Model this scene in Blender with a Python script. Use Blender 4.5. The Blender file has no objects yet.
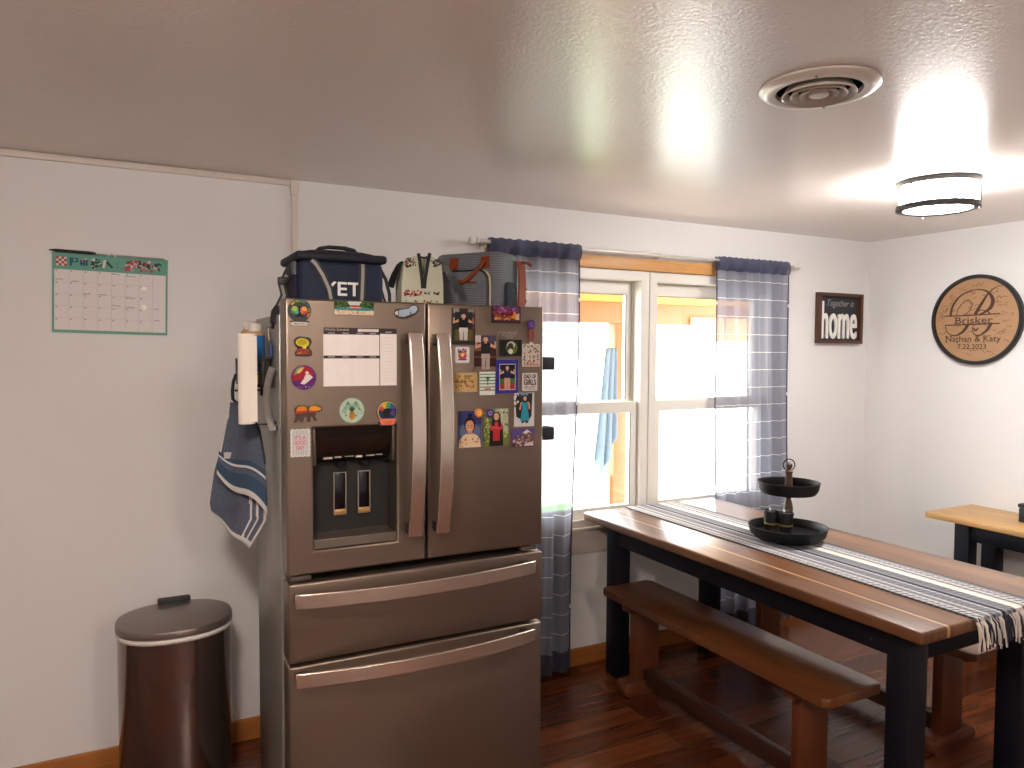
import bpy, bmesh, math, random
from math import sin, cos, pi, radians
from mathutils import Vector, Matrix
random.seed(7)
S = bpy.context.scene
COL = S.collection

# ------------------------------------------------------------------ room constants (metres)
H = 2.26            # ceiling
YW = 3.094          # window wall
XR = 4.105          # right wall
XL, YB = -2.6, -2.4 # walls behind the camera
YF = 2.172          # front of the fridge doors

# ------------------------------------------------------------------ materials
def lin(c):
    out = []
    for x in c[:3]:
        x = x / 255.0
        out.append(x / 12.92 if x <= 0.04045 else ((x + 0.055) / 1.055) ** 2.4)
    return (out[0], out[1], out[2], 1.0)

_M = {}
def newmat(name):
    m = bpy.data.materials.new(name); m.use_nodes = True
    nt = m.node_tree; b = nt.nodes['Principled BSDF']
    return m, nt, b

def mat(rgb, rough=0.55, metal=0.0, var=0.06, scale=40.0, bump=0.0, bscale=200.0, spec=0.5, coat=0.0, stretch=None, name=None):
    key = (tuple(rgb), rough, metal, var, scale, bump, bscale, spec, coat, stretch)
    if key in _M: return _M[key]
    m, nt, b = newmat(name or 'paint_%02x%02x%02x' % tuple(int(c) for c in rgb))
    N, L = nt.nodes, nt.links
    tc = N.new('ShaderNodeTexCoord')
    mp = N.new('ShaderNodeMapping'); L.new(tc.outputs['Object'], mp.inputs[0])
    if stretch: mp.inputs['Scale'].default_value = stretch
    nz = N.new('ShaderNodeTexNoise'); nz.inputs['Scale'].default_value = scale; nz.inputs['Detail'].default_value = 3
    L.new(mp.outputs[0], nz.inputs['Vector'])
    mx = N.new('ShaderNodeMix'); mx.data_type = 'RGBA'
    c = lin(rgb)
    mx.inputs['A'].default_value = tuple(min(1, x * (1 - var)) for x in c[:3]) + (1,)
    mx.inputs['B'].default_value = tuple(min(1, x * (1 + var)) for x in c[:3]) + (1,)
    L.new(nz.outputs['Fac'], mx.inputs['Factor']); L.new(mx.outputs['Result'], b.inputs['Base Color'])
    b.inputs['Roughness'].default_value = rough; b.inputs['Metallic'].default_value = metal
    b.inputs['Specular IOR Level'].default_value = spec
    if coat: b.inputs['Coat Weight'].default_value = coat; b.inputs['Coat Roughness'].default_value = 0.12
    if bump:
        n2 = N.new('ShaderNodeTexNoise'); n2.inputs['Scale'].default_value = bscale; n2.inputs['Detail'].default_value = 2
        L.new(mp.outputs[0], n2.inputs['Vector'])
        bp = N.new('ShaderNodeBump'); bp.inputs['Strength'].default_value = bump; bp.inputs['Distance'].default_value = 0.002
        L.new(n2.outputs['Fac'], bp.inputs['Height']); L.new(bp.outputs[0], b.inputs['Normal'])
    _M[key] = m
    return m

def emis(rgb, strength, name='lamp_glow'):
    key = ('e', tuple(rgb), strength)
    if key in _M: return _M[key]
    m = bpy.data.materials.new(name); m.use_nodes = True
    nt = m.node_tree; nt.nodes.clear()
    o = nt.nodes.new('ShaderNodeOutputMaterial'); e = nt.nodes.new('ShaderNodeEmission')
    e.inputs[0].default_value = lin(rgb); e.inputs[1].default_value = strength
    nt.links.new(e.outputs[0], o.inputs[0]); _M[key] = m
    return m

def clear_glass(name, tint=(255, 255, 255), gloss=0.06):
    key = ('g', name)
    if key in _M: return _M[key]
    m = bpy.data.materials.new(name); m.use_nodes = True
    nt = m.node_tree; nt.nodes.clear()
    o = nt.nodes.new('ShaderNodeOutputMaterial'); t = nt.nodes.new('ShaderNodeBsdfTransparent')
    g = nt.nodes.new('ShaderNodeBsdfGlossy'); g.inputs['Roughness'].default_value = 0.03
    t.inputs[0].default_value = lin(tint)
    x = nt.nodes.new('ShaderNodeMixShader'); x.inputs[0].default_value = gloss
    nt.links.new(t.outputs[0], x.inputs[1]); nt.links.new(g.outputs[0], x.inputs[2]); nt.links.new(x.outputs[0], o.inputs[0])
    _M[key] = m
    return m

def planks(name, c1, c2, seam, along='x', length=1.2, width=0.12, rough=0.35, grain=(3, 60, 10), gcol=0.35, seamw=0.003, coat=0.0, strip=None, bump=0.08):
    m, nt, b = newmat(name); N, L = nt.nodes, nt.links
    tc = N.new('ShaderNodeTexCoord'); mp = N.new('ShaderNodeMapping')
    L.new(tc.outputs['Object'], mp.inputs[0])
    if along == 'y': mp.inputs['Rotation'].default_value = (0, 0, pi / 2)
    br = N.new('ShaderNodeTexBrick'); L.new(mp.outputs[0], br.inputs['Vector'])
    br.inputs['Color1'].default_value = lin(c1); br.inputs['Color2'].default_value = lin(c2); br.inputs['Mortar'].default_value = lin(seam)
    br.inputs['Scale'].default_value = 1; br.inputs['Mortar Size'].default_value = seamw; br.inputs['Mortar Smooth'].default_value = 0.3
    br.inputs['Brick Width'].default_value = length; br.inputs['Row Height'].default_value = width; br.offset = 0.37
    m2 = N.new('ShaderNodeMapping'); m2.inputs['Scale'].default_value = grain; L.new(mp.outputs[0], m2.inputs[0])
    nz = N.new('ShaderNodeTexNoise'); nz.inputs['Scale'].default_value = 1; nz.inputs['Detail'].default_value = 6; nz.inputs['Distortion'].default_value = 1.2
    L.new(m2.outputs[0], nz.inputs['Vector'])
    rp = N.new('ShaderNodeValToRGB'); rp.color_ramp.elements[0].position = 0.3; rp.color_ramp.elements[1].position = 0.72
    rp.color_ramp.elements[0].color = (1 - gcol, 1 - gcol, 1 - gcol, 1); rp.color_ramp.elements[1].color = (1 + 0.25 * gcol,) * 3 + (1,)
    L.new(nz.outputs['Fac'], rp.inputs[0])
    mx = N.new('ShaderNodeMix'); mx.data_type = 'RGBA'; mx.blend_type = 'MULTIPLY'; mx.inputs['Factor'].default_value = 1
    L.new(br.outputs['Color'], mx.inputs['A']); L.new(rp.outputs[0], mx.inputs['B'])
    out = mx.outputs['Result']
    if strip:   # one paler board glued in: (axis position from, to, colour)
        sp = N.new('ShaderNodeSeparateXYZ'); L.new(tc.outputs['Object'], sp.inputs[0])
        a = N.new('ShaderNodeMath'); a.operation = 'GREATER_THAN'; a.inputs[1].default_value = strip[0]
        c = N.new('ShaderNodeMath'); c.operation = 'LESS_THAN'; c.inputs[1].default_value = strip[1]
        L.new(sp.outputs[0], a.inputs[0]); L.new(sp.outputs[0], c.inputs[0])
        q = N.new('ShaderNodeMath'); q.operation = 'MULTIPLY'; L.new(a.outputs[0], q.inputs[0]); L.new(c.outputs[0], q.inputs[1])
        m3 = N.new('ShaderNodeMix'); m3.data_type = 'RGBA'; L.new(q.outputs[0], m3.inputs['Factor']); L.new(out, m3.inputs['A']); m3.inputs['B'].default_value = lin(strip[2])
        out = m3.outputs['Result']
    L.new(out, b.inputs['Base Color'])
    b.inputs['Roughness'].default_value = rough
    if coat: b.inputs['Coat Weight'].default_value = coat; b.inputs['Coat Roughness'].default_value = 0.15
    bp = N.new('ShaderNodeBump'); bp.inputs['Strength'].default_value = bump; bp.inputs['Distance'].default_value = 0.003
    L.new(nz.outputs['Fac'], bp.inputs['Height']); L.new(bp.outputs[0], b.inputs['Normal'])
    return m

def sheer(name, rgb, opacity, thread=0.093, zoff=0.0):
    m = bpy.data.materials.new(name); m.use_nodes = True
    nt = m.node_tree; N, L = nt.nodes, nt.links; N.clear()
    o = N.new('ShaderNodeOutputMaterial')
    tc = N.new('ShaderNodeTexCoord'); sp = N.new('ShaderNodeSeparateXYZ'); L.new(tc.outputs['Object'], sp.inputs[0])
    # woven-in white threads every few centimetres
    ad = N.new('ShaderNodeMath'); ad.operation = 'ADD'; ad.inputs[1].default_value = 10 + zoff; L.new(sp.outputs[2], ad.inputs[0])
    dv = N.new('ShaderNodeMath'); dv.operation = 'DIVIDE'; dv.inputs[1].default_value = thread; L.new(ad.outputs[0], dv.inputs[0])
    fr = N.new('ShaderNodeMath'); fr.operation = 'FRACT'; L.new(dv.outputs[0], fr.inputs[0])
    lt = N.new('ShaderNodeMath'); lt.operation = 'LESS_THAN'; lt.inputs[1].default_value = 0.034; L.new(fr.outputs[0], lt.inputs[0])
    # fine slubs of the weave
    mp = N.new('ShaderNodeMapping'); mp.inputs['Scale'].default_value = (260, 260, 420); L.new(tc.outputs['Object'], mp.inputs[0])
    nz = N.new('ShaderNodeTexNoise'); nz.inputs['Scale'].default_value = 1; nz.inputs['Detail'].default_value = 2; L.new(mp.outputs[0], nz.inputs['Vector'])
    mr = N.new('ShaderNodeMapRange'); mr.inputs['From Min'].default_value = 0.25; mr.inputs['From Max'].default_value = 0.75
    mr.inputs['To Min'].default_value = max(0, opacity - 0.22); mr.inputs['To Max'].default_value = min(1, opacity + 0.22); L.new(nz.outputs['Fac'], mr.inputs['Value'])
    mxo = N.new('ShaderNodeMath'); mxo.operation = 'MAXIMUM'; L.new(mr.outputs[0], mxo.inputs[0])
    t9 = N.new('ShaderNodeMath'); t9.operation = 'MULTIPLY'; t9.inputs[1].default_value = 0.9; L.new(lt.outputs[0], t9.inputs[0]); L.new(t9.outputs[0], mxo.inputs[1])
    cm = N.new('ShaderNodeMix'); cm.data_type = 'RGBA'; cm.inputs['A'].default_value = lin(rgb); cm.inputs['B'].default_value = lin((238, 238, 240)); L.new(lt.outputs[0], cm.inputs['Factor'])
    d = N.new('ShaderNodeBsdfDiffuse'); t = N.new('ShaderNodeBsdfTranslucent'); tr = N.new('ShaderNodeBsdfTransparent')
    L.new(cm.outputs['Result'], d.inputs[0]); L.new(cm.outputs['Result'], t.inputs[0])
    a = N.new('ShaderNodeMixShader'); a.inputs[0].default_value = 0.3; L.new(d.outputs[0], a.inputs[1]); L.new(t.outputs[0], a.inputs[2])
    b = N.new('ShaderNodeMixShader'); L.new(mxo.outputs[0], b.inputs[0]); L.new(tr.outputs[0], b.inputs[1]); L.new(a.outputs[0], b.inputs[2])
    L.new(b.outputs[0], o.inputs[0])
    return m

# ------------------------------------------------------------------ mesh builder
def ident(x, y, z): return (x, y, z)

class MB:
    def __init__(s, T=None): s.v, s.f, s.mi, s.mats, s.T = [], [], [], [], T or ident
    def raw(s, verts, faces, m):
        if m not in s.mats: s.mats.append(m)
        k = s.mats.index(m); n = len(s.v)
        s.v += [s.T(*p) for p in verts]
        s.f += [[i + n for i in f] for f in faces]; s.mi += [k] * len(faces)
        return s
    def frombm(s, bm, m):
        bm.verts.ensure_lookup_table(); bm.verts.index_update()
        s.raw([tuple(v.co) for v in bm.verts], [[v.index for v in f.verts] for f in bm.faces], m); bm.free(); return s
    def box(s, x0, x1, y0, y1, z0, z1, m, b=0.0, seg=2):
        bm = bmesh.new(); bmesh.ops.create_cube(bm, size=1)
        for v in bm.verts: v.co = ((x0 + x1) / 2 + v.co.x * (x1 - x0), (y0 + y1) / 2 + v.co.y * (y1 - y0), (z0 + z1) / 2 + v.co.z * (z1 - z0))
        if b > 0: bmesh.ops.bevel(bm, geom=list(bm.edges), offset=b, segments=seg, profile=0.5, affect='EDGES')
        return s.frombm(bm, m)
    def prism(s, poly, d0, d1, m, P=None, b=0.0, cap=True):
        P = P or (lambda u, v, d: (u, v, d)); n = len(poly)
        vs = [P(u, v, d0) for u, v in poly] + [P(u, v, d1) for u, v in poly]
        fs = [[i, (i + 1) % n, (i + 1) % n + n, i + n] for i in range(n)] + [list(range(n))[::-1], [i + n for i in range(n)]]
        if b > 0:
            bm = bmesh.new(); bv = [bm.verts.new(p) for p in vs]
            for f in fs: bm.faces.new([bv[i] for i in f])
            es = [e for e in bm.edges if (e.verts[0] in bv[:n]) == (e.verts[1] in bv[:n])]
            bmesh.ops.bevel(bm, geom=es, offset=b, segments=2, profile=0.5, affect='EDGES')
            return s.frombm(bm, m)
        return s.raw(vs, fs, m)
    def lathe(s, prof, cx, cy, m, n=40, sx=1.0, sy=1.0):
        vs, fs = [], []
        for r, z in prof:
            for i in range(n):
                a = 2 * pi * i / n; vs.append((cx + r * cos(a) * sx, cy + r * sin(a) * sy, z))
        for j in range(len(prof) - 1):
            for i in range(n):
                k = (i + 1) % n; fs.append([j * n + i, j * n + k, (j + 1) * n + k, (j + 1) * n + i])
        solid = min(prof[0][0], prof[-1][0]) <= .0021      # a profile that stays off the axis is an open ring
        if solid and prof[0][0] > 1e-5: fs.append(list(range(n))[::-1])
        if solid and prof[-1][0] > 1e-5: fs.append([(len(prof) - 1) * n + i for i in range(n)])
        return s.raw(vs, fs, m)
    def tube(s, pts, r, m, n=8, closed=False, rr=None):
        P = [Vector(p) for p in pts]; vs, fs = [], []; N = len(P); up = None
        for i, p in enumerate(P):
            a = P[(i - 1) % N] if (closed or i) else p; b = P[(i + 1) % N] if (closed or i < N - 1) else p
            t = (b - a).normalized()
            if up is None: up = Vector((0, 0, 1)) if abs(t.z) < .9 else Vector((1, 0, 0))
            x = t.cross(up).normalized(); y = x.cross(t).normalized(); up = y
            q = rr[i] if rr else r
            for k in range(n):
                an = 2 * pi * k / n; vs.append(tuple(p + x * cos(an) * q + y * sin(an) * q))
        for i in range(N if closed else N - 1):
            j = (i + 1) % N
            for k in range(n): fs.append([i * n + k, i * n + (k + 1) % n, j * n + (k + 1) % n, j * n + k])
        if not closed: fs += [list(range(n))[::-1], [(N - 1) * n + k for k in range(n)]]
        return s.raw(vs, fs, m)
    def strap(s, pts, wdir, w, t, m, ws=None):      # flat band swept along pts; wdir = direction of its width
        P = [Vector(p) for p in pts]; W = Vector(wdir).normalized(); vs, fs = [], []
        for i, p in enumerate(P):
            a = P[max(0, i - 1)]; b = P[min(len(P) - 1, i + 1)]; d = (b - a).normalized(); nn = d.cross(W).normalized()
            ww = (d.cross(nn)).normalized() * ((ws[i] if ws else w) / 2); nn = nn * t / 2
            vs += [tuple(p + ww + nn), tuple(p - ww + nn), tuple(p - ww - nn), tuple(p + ww - nn)]
        for i in range(len(P) - 1):
            for k in range(4): fs.append([i * 4 + k, i * 4 + (k + 1) % 4, i * 4 + 4 + (k + 1) % 4, i * 4 + 4 + k])
        e = (len(P) - 1) * 4
        fs += [[0, 1, 2, 3], [e + 3, e + 2, e + 1, e]]
        return s.raw(vs, fs, m)
    def grid(s, fn, nu, nv, m, mfn=None):
        n0 = len(s.v)
        vs = [fn(i / nu, j / nv) for j in range(nv + 1) for i in range(nu + 1)]
        for j in range(nv):
            for i in range(nu): pass
        fs = [[j * (nu + 1) + i, j * (nu + 1) + i + 1, (j + 1) * (nu + 1) + i + 1, (j + 1) * (nu + 1) + i] for j in range(nv) for i in range(nu)]
        f0 = len(s.f); s.raw(vs, fs, m)
        if mfn:
            k = f0
            for j in range(nv):
                for i in range(nu):
                    mm = mfn((i + .5) / nu, (j + .5) / nv)
                    if mm is not None:
                        if mm not in s.mats: s.mats.append(mm)
                        s.mi[k] = s.mats.index(mm)
                    k += 1
        return s
    def hole(s, x0, x1, z0, z1, hx0, hx1, hz0, hz1, y0, y1, m):
        X = [x0, hx0, hx1, x1]; Z = [z0, hz0, hz1, z1]
        vs = [(x, y, z) for y in (y0, y1) for z in Z for x in X]; ix = lambda k, j, i: k * 16 + j * 4 + i; fs = []
        for j in range(3):
            for i in range(3):
                if (i, j) == (1, 1): continue
                fs.append([ix(0, j, i), ix(0, j, i + 1), ix(0, j + 1, i + 1), ix(0, j + 1, i)])
                fs.append([ix(1, j, i), ix(1, j + 1, i), ix(1, j + 1, i + 1), ix(1, j, i + 1)])
        for i in range(3):
            fs.append([ix(0, 0, i), ix(1, 0, i), ix(1, 0, i + 1), ix(0, 0, i + 1)]); fs.append([ix(0, 3, i + 1), ix(1, 3, i + 1), ix(1, 3, i), ix(0, 3, i)])
            fs.append([ix(0, i + 1, 0), ix(1, i + 1, 0), ix(1, i, 0), ix(0, i, 0)]); fs.append([ix(0, i, 3), ix(1, i, 3), ix(1, i + 1, 3), ix(0, i + 1, 3)])
        fs += [[ix(0, 1, 1), ix(0, 1, 2), ix(1, 1, 2), ix(1, 1, 1)], [ix(0, 2, 2), ix(0, 2, 1), ix(1, 2, 1), ix(1, 2, 2)],
               [ix(0, 2, 1), ix(0, 1, 1), ix(1, 1, 1), ix(1, 2, 1)], [ix(0, 1, 2), ix(0, 2, 2), ix(1, 2, 2), ix(1, 1, 2)]]
        return s.raw(vs, fs, m)
    def build(s, name, parent=None, bevel=None, flat=False, ang=38, origin=None):
        me = bpy.data.meshes.new(name)
        off = Vector(origin or (0, 0, 0))
        q = parent
        while q is not None: off += Vector(q.location); q = q.parent
        me.from_pydata([tuple(Vector(p) - off) for p in s.v], [], s.f)
        for m in s.mats: me.materials.append(m)
        for p, k in zip(me.polygons, s.mi): p.material_index = k
        bm = bmesh.new(); bm.from_mesh(me); bmesh.ops.recalc_face_normals(bm, faces=bm.faces); bm.to_mesh(me); bm.free()
        if not flat:
            for p in me.polygons: p.use_smooth = True
            me.set_sharp_from_angle(angle=radians(ang))
        o = bpy.data.objects.new(name, me); COL.objects.link(o)
        if parent is not None: o.parent = parent
        if origin: o.location = origin
        if bevel:
            md = o.modifiers.new('edges', 'BEVEL'); md.width = bevel; md.segments = 3; md.limit_method = 'ANGLE'; md.angle_limit = radians(40)
        return o

def tag(o, label, cat, group=None):
    o['label'] = label; o['category'] = cat
    if group: o['group'] = group
    return o
def thing(name, label, cat, loc, group=None):
    o = bpy.data.objects.new(name, None); COL.objects.link(o); o.location = loc; o.empty_display_size = 0.05
    return tag(o, label, cat, group)
def struct(o): o['kind'] = 'structure'; return o
def circ(cx, cy, r, n=32, ry=None): return [(cx + r * cos(2 * pi * i / n), cy + (ry or r) * sin(2 * pi * i / n)) for i in range(n)]
def rrect(x0, y0, x1, y1, r, n=5):
    out = []
    for cx, cy, a in ((x1 - r, y0 + r, -pi / 2), (x1 - r, y1 - r, 0), (x0 + r, y1 - r, pi / 2), (x0 + r, y0 + r, pi)):
        for i in range(n + 1): t = a + pi / 2 * i / n; out.append((cx + r * cos(t), cy + r * sin(t)))
    return out
def text_geo(body, shear=0.0):
    cu = bpy.data.curves.new('lettering', 'FONT'); cu.body = body; cu.shear = shear; cu.resolution_u = 4
    o = bpy.data.objects.new('lettering', cu); COL.objects.link(o)
    dg = bpy.context.evaluated_depsgraph_get(); dg.update()
    me = bpy.data.meshes.new_from_object(o.evaluated_get(dg))
    vs = [(v.co.x, v.co.y) for v in me.vertices]; fs = [list(p.vertices) for p in me.polygons]
    bpy.data.objects.remove(o); bpy.data.curves.remove(cu); bpy.data.meshes.remove(me)
    return vs, fs
def put_text(mb, body, P, u0, u1, v0, v1, d, m, shear=0.0, depth=0.0, bold=0.0):
    """lettering fitted into the rectangle u0..u1, v0..v1 of the plane P(u, v, d)"""
    vs, fs = text_geo(body, shear)
    xs = [p[0] for p in vs]; ys = [p[1] for p in vs]; ax, bx, ay, by = min(xs), max(xs), min(ys), max(ys)
    q = [(u0 + (x - ax) / (bx - ax) * (u1 - u0), v0 + (y - ay) / (by - ay) * (v1 - v0)) for x, y in vs]
    offs = [(0, 0)] if not bold else [(0, 0), (bold, 0), (-bold, 0), (0, bold), (0, -bold)]
    for k, (a, b) in enumerate(offs):
        dd = d + depth + k * 0.00004
        mb.raw([P(x + a, y + b, dd) for x, y in q], fs, m)
        if depth and k == 0:
            ed = {}
            for f in fs:
                for i in range(len(f)):
                    e = (f[i], f[(i + 1) % len(f)]); ed[tuple(sorted(e))] = ed.get(tuple(sorted(e)), 0) + 1
            for (i, j), c in ed.items():
                if c == 1: mb.raw([P(*q[i], d), P(*q[j], d), P(*q[j], dd), P(*q[i], dd)], [[0, 1, 2, 3]], m)

def plane_y(x, y, z):   # a vertical plane facing the viewer side (-Y): u right, v up, d out of the surface
    return lambda u, v, d: (x + u, y - d, z + v)
def plane_x(x, y, z):   # the right wall, facing -X
    return lambda u, v, d: (x - d, y - u, z + v)

class Art:
    """coloured areas printed on a flat card, in 0..1 coordinates of that card"""
    def __init__(s, P, w, h, d): s.P, s.w, s.h, s.d, s.k, s.mb = P, w, h, d, 0, MB()
    def _t(s, p): return ((p[0] - .5) * s.w, (p[1] - .5) * s.h)
    def poly(s, pts, c, rough=0.4):
        s.k += 1; d = s.d + 0.00001 * s.k
        s.mb.raw([s.P(*s._t(p), d) for p in pts], [list(range(len(pts)))], mat(tuple(int(q * .93) for q in c), .6, var=0.12, scale=300, spec=.2)); return s
    def rect(s, a, b, c, d, col): return s.poly([(a, b), (c, b), (c, d), (a, d)], col)
    def ell(s, x, y, r, col, ry=None, n=20): return s.poly(circ(x, y, r, n, ry or r * s.w / s.h), col)
    def text(s, body, a, b, c, d, col, shear=0, bold=0):
        s.k += 1; put_text(s.mb, body, s.P, (a - .5) * s.w, (c - .5) * s.w, (b - .5) * s.h, (d - .5) * s.h, s.d + 0.00001 * s.k, mat(col, .5), shear, 0, bold); return s
    def specks(s, a, b, c, d, cols, n, r, seed=1):
        R = random.Random(seed)
        for i in range(n):
            x, y = a + (c - a) * R.random(), b + (d - b) * R.random(); q = r * (.5 + R.random())
            s.poly([(x + q * cos(t + R.random()) * (.6 + .6 * R.random()), y + q * s.w / s.h * sin(t + R.random()) * (.6 + .6 * R.random())) for t in (0, 1.2, 2.5, 3.8, 5.0)], R.choice(cols))
        return s
    def person(s, cx, b, t, shirt, pants, skin=(205, 160, 130), hair=(40, 25, 20), w=0.2, arms='hip', legskin=False):
        hh = (t - b); hw = w
        s.poly([(cx - .42 * hw, b), (cx - .05 * hw, b), (cx - .02 * hw, b + .42 * hh), (cx - .45 * hw, b + .42 * hh)], skin if legskin else pants)
        s.poly([(cx + .05 * hw, b), (cx + .42 * hw, b), (cx + .45 * hw, b + .42 * hh), (cx + .02 * hw, b + .42 * hh)], skin if legskin else pants)
        s.poly([(cx - .5 * hw, b + .34 * hh), (cx + .5 * hw, b + .34 * hh), (cx + .44 * hw, b + .5 * hh), (cx - .44 * hw, b + .5 * hh)], pants)
        s.poly([(cx - .44 * hw, b + .47 * hh), (cx + .44 * hw, b + .47 * hh), (cx + .6 * hw, b + .8 * hh), (cx - .6 * hw, b + .8 * hh)], shirt)
        for q in (-1, 1):
            if arms == 'up': s.poly([(cx + q * .55 * hw, b + .79 * hh), (cx + q * .5 * hw, b + .68 * hh), (cx + q * 1.15 * hw, b + .62 * hh), (cx + q * 1.1 * hw, b + .85 * hh), (cx + q * .95 * hw, b + .84 * hh), (cx + q * .95 * hw, b + .71 * hh)], skin)
            else: s.poly([(cx + q * .58 * hw, b + .79 * hh), (cx + q * .42 * hw, b + .7 * hh), (cx + q * .6 * hw, b + .5 * hh), (cx + q * .75 * hw, b + .5 * hh)], skin)
        s.rect(cx - .13 * hw, b + .78 * hh, cx + .13 * hw, b + .86 * hh, skin)
        s.ell(cx, b + .915 * hh, .36 * hw, hair, .1 * hh); s.ell(cx, b + .9 * hh, .26 * hw, skin, .075 * hh)
        return s
    def build(s, name, parent): return s.mb.build(name, parent, flat=True)

# ------------------------------------------------------------------ camera (26 mm equivalent, 1.58 m above the floor)
cd = bpy.data.cameras.new('camera'); cam = bpy.data.objects.new('camera', cd); COL.objects.link(cam); S.camera = cam
cd.sensor_width = 36; cd.lens = 741.37 / 1024 * 36; cd.clip_start = 0.02
yaw, pit, roll = 0.4793618, 0.0456309, 0.005532
right0 = Vector((cos(yaw), -sin(yaw), 0)); fwd0 = Vector((sin(yaw), cos(yaw), 0)); down0 = Vector((0, 0, -1))
fwd = fwd0 * cos(pit) + down0 * sin(pit); dwn = down0 * cos(pit) - fwd0 * sin(pit)
rgt = right0 * cos(roll) - dwn * sin(roll); dn2 = right0 * sin(roll) + dwn * cos(roll)
M3 = Matrix((rgt, -dn2, -fwd)).transposed().to_4x4(); M3.translation = (0, 0, 1.5789)
cam.matrix_world = M3

# ------------------------------------------------------------------ the room
WALL = mat((227, 226, 225), .6, var=.02, scale=3, bump=.06, bscale=160)
CEIL = mat((226, 216, 208), .25, var=.03, scale=2, bump=.5, bscale=110, spec=1.0)
FLOOR = planks('floor_boards', (118, 63, 31), (78, 37, 19), (38, 18, 10), 'x', 1.2, .125, rough=.27, grain=(2.2, 26, 1), gcol=.45, seamw=.002, bump=.25)
PINE = planks('pine_trim', (176, 112, 52), (168, 104, 46), (150, 90, 40), 'x', 4.0, .5, rough=.4, grain=(1.5, 40, 40), gcol=.3, seamw=.0001)
CASE = planks('pine_casing', (220, 164, 98), (212, 155, 88), (180, 120, 60), 'x', 4.0, .5, rough=.4, grain=(1.5, 40, 60), gcol=.25, seamw=.0001)
VINYL = mat((222, 219, 210), .4, var=.02)
VINYL2 = mat((200, 196, 186), .45, var=.02)
BLACK = mat((16, 16, 18), .5); DGREY = mat((40, 40, 44), .5); WHITE = mat((232, 230, 226), .5, var=.03)

WX0, WX1, WZ0, WZ1 = 1.52, 3.30, .70, 1.985
struct(MB().box(XL - .1, XR + .1, YB - .1, YW + .12, -.1, 0, FLOOR).build('floor'))
struct(MB().box(XL - .1, XR + .1, YB - .1, YW + .12, H, H + .1, CEIL).build('ceiling'))
struct(MB().hole(XL, XR, 0, H, WX0, WX1, WZ0, WZ1, YW, YW + .12, WALL).build('wall_back'))
struct(MB().box(XR, XR + .1, YB, YW + .12, 0, H, WALL).build('wall_right'))
struct(MB().box(XL - .1, XL, YB, YW + .12, 0, H, WALL).build('wall_left'))
struct(MB().box(XL - .1, XR + .1, YB - .1, YB, 0, H, WALL).build('wall_front'))
struct(MB().box(XL, XR, YW - .014, YW, 0, .088, PINE, .003).build('baseboard_back'))
struct(MB().box(XR - .014, XR, YB, YW - .014, 0, .088, mat((214, 208, 200), .5, var=.03), .003).build('baseboard_right'))
# white cable channel along the ceiling, turning down the wall
CHAN = mat((216, 207, 198), .45, var=.02)
struct(MB().box(XL, .596, YW - .014, YW, H - .026, H - .003, CHAN, .003).build('trim_1'))
struct(MB().box(.598, .624, YW - .014, YW, .09, H - .06, CHAN, .003).build('trim_2'))
struct(MB().box(.594, .628, YW - .017, YW, H - .062, H - .002, CHAN, .004).build('trim_3'))
# window head casing of varnished pine, stool and apron
mb = MB().box(1.46, 2.845, YW - .022, YW, 1.988, 2.048, CASE, .003)
struct(mb.build('trim_4'))
struct(MB().box(2.847, 2.90, YW - .024, YW, 1.99, 2.046, mat((74, 40, 22), .5), .003).build('trim_5'))
struct(MB().box(1.47, 3.35, YW - .03, YW + .02, .683, .70, VINYL, .004).build('trim_6'))
struct(MB().box(1.49, 3.33, YW - .018, YW, .565, .682, mat((198, 190, 180), .5, var=.04, stretch=(1, 10, 30)), .004).build('trim_7'))

# ------------------------------------------------------------------ the double window
def double_hung(name, x0, x1):
    """outer white frame, upper sash deep, lower sash in front of it, two panes each"""
    f = MB(); y0 = YW - .012
    f.hole(x0, x1, WZ0, WZ1, x0 + .05, x1 - .05, WZ0 + .035, WZ1 - .048, y0, YW + .11, VINYL)
    f.box(x0 + .05, x0 + .062, YW + .05, YW + .058, WZ0 + .03, WZ1 - .05, VINYL2)
    f.box(x1 - .062, x1 - .05, YW + .05, YW + .058, WZ0 + .03, WZ1 - .05, VINYL2)
    root = f.build(name, bevel=.004); struct(root)
    ax, bx = x0 + .052, x1 - .052
    MB().hole(ax, bx, 1.285, WZ1 - .05, ax + .042, bx - .042, 1.322, WZ1 - .115, YW + .06, YW + .092, VINYL).build('sash', root, bevel=.003)
    MB().hole(ax, bx, WZ0 + .036, 1.318, ax + .042, bx - .042, WZ0 + .085, 1.262, YW + .012, YW + .046, VINYL).build('sash', root, bevel=.003)
    G = clear_glass('window_glass', gloss=.05)
    MB().box(ax + .04, bx - .04, YW + .075, YW + .079, 1.32, WZ1 - .113, G).build('pane', root)
    MB().box(ax + .04, bx - .04, YW + .027, YW + .031, WZ0 + .083, 1.264, G).build('pane', root)
    m = (ax + bx) / 2
    MB().box(m - .03, m + .03, YW + .008, YW + .05, 1.316, 1.326, VINYL2, .003).build('latch', root)
    g = MB()
    g.box(bx - .046, bx - .042, YW + .056, YW + .062, 1.325, WZ1 - .12, mat((60, 60, 62), .5)); g.build('gasket', root)
    MB().box(bx - .047, bx - .0425, YW + .008, YW + .012, WZ0 + .088, 1.260, mat((70, 66, 72), .5)).build('gasket', root)
    MB().box(ax + .043, bx - .043, YW + .056, YW + .060, WZ1 - .1195, WZ1 - .1155, mat((60, 60, 62), .5)).build('gasket', root)
    return root
double_hung('window_1', WX0, 2.398)
double_hung('window_2', 2.402, WX1)

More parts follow.
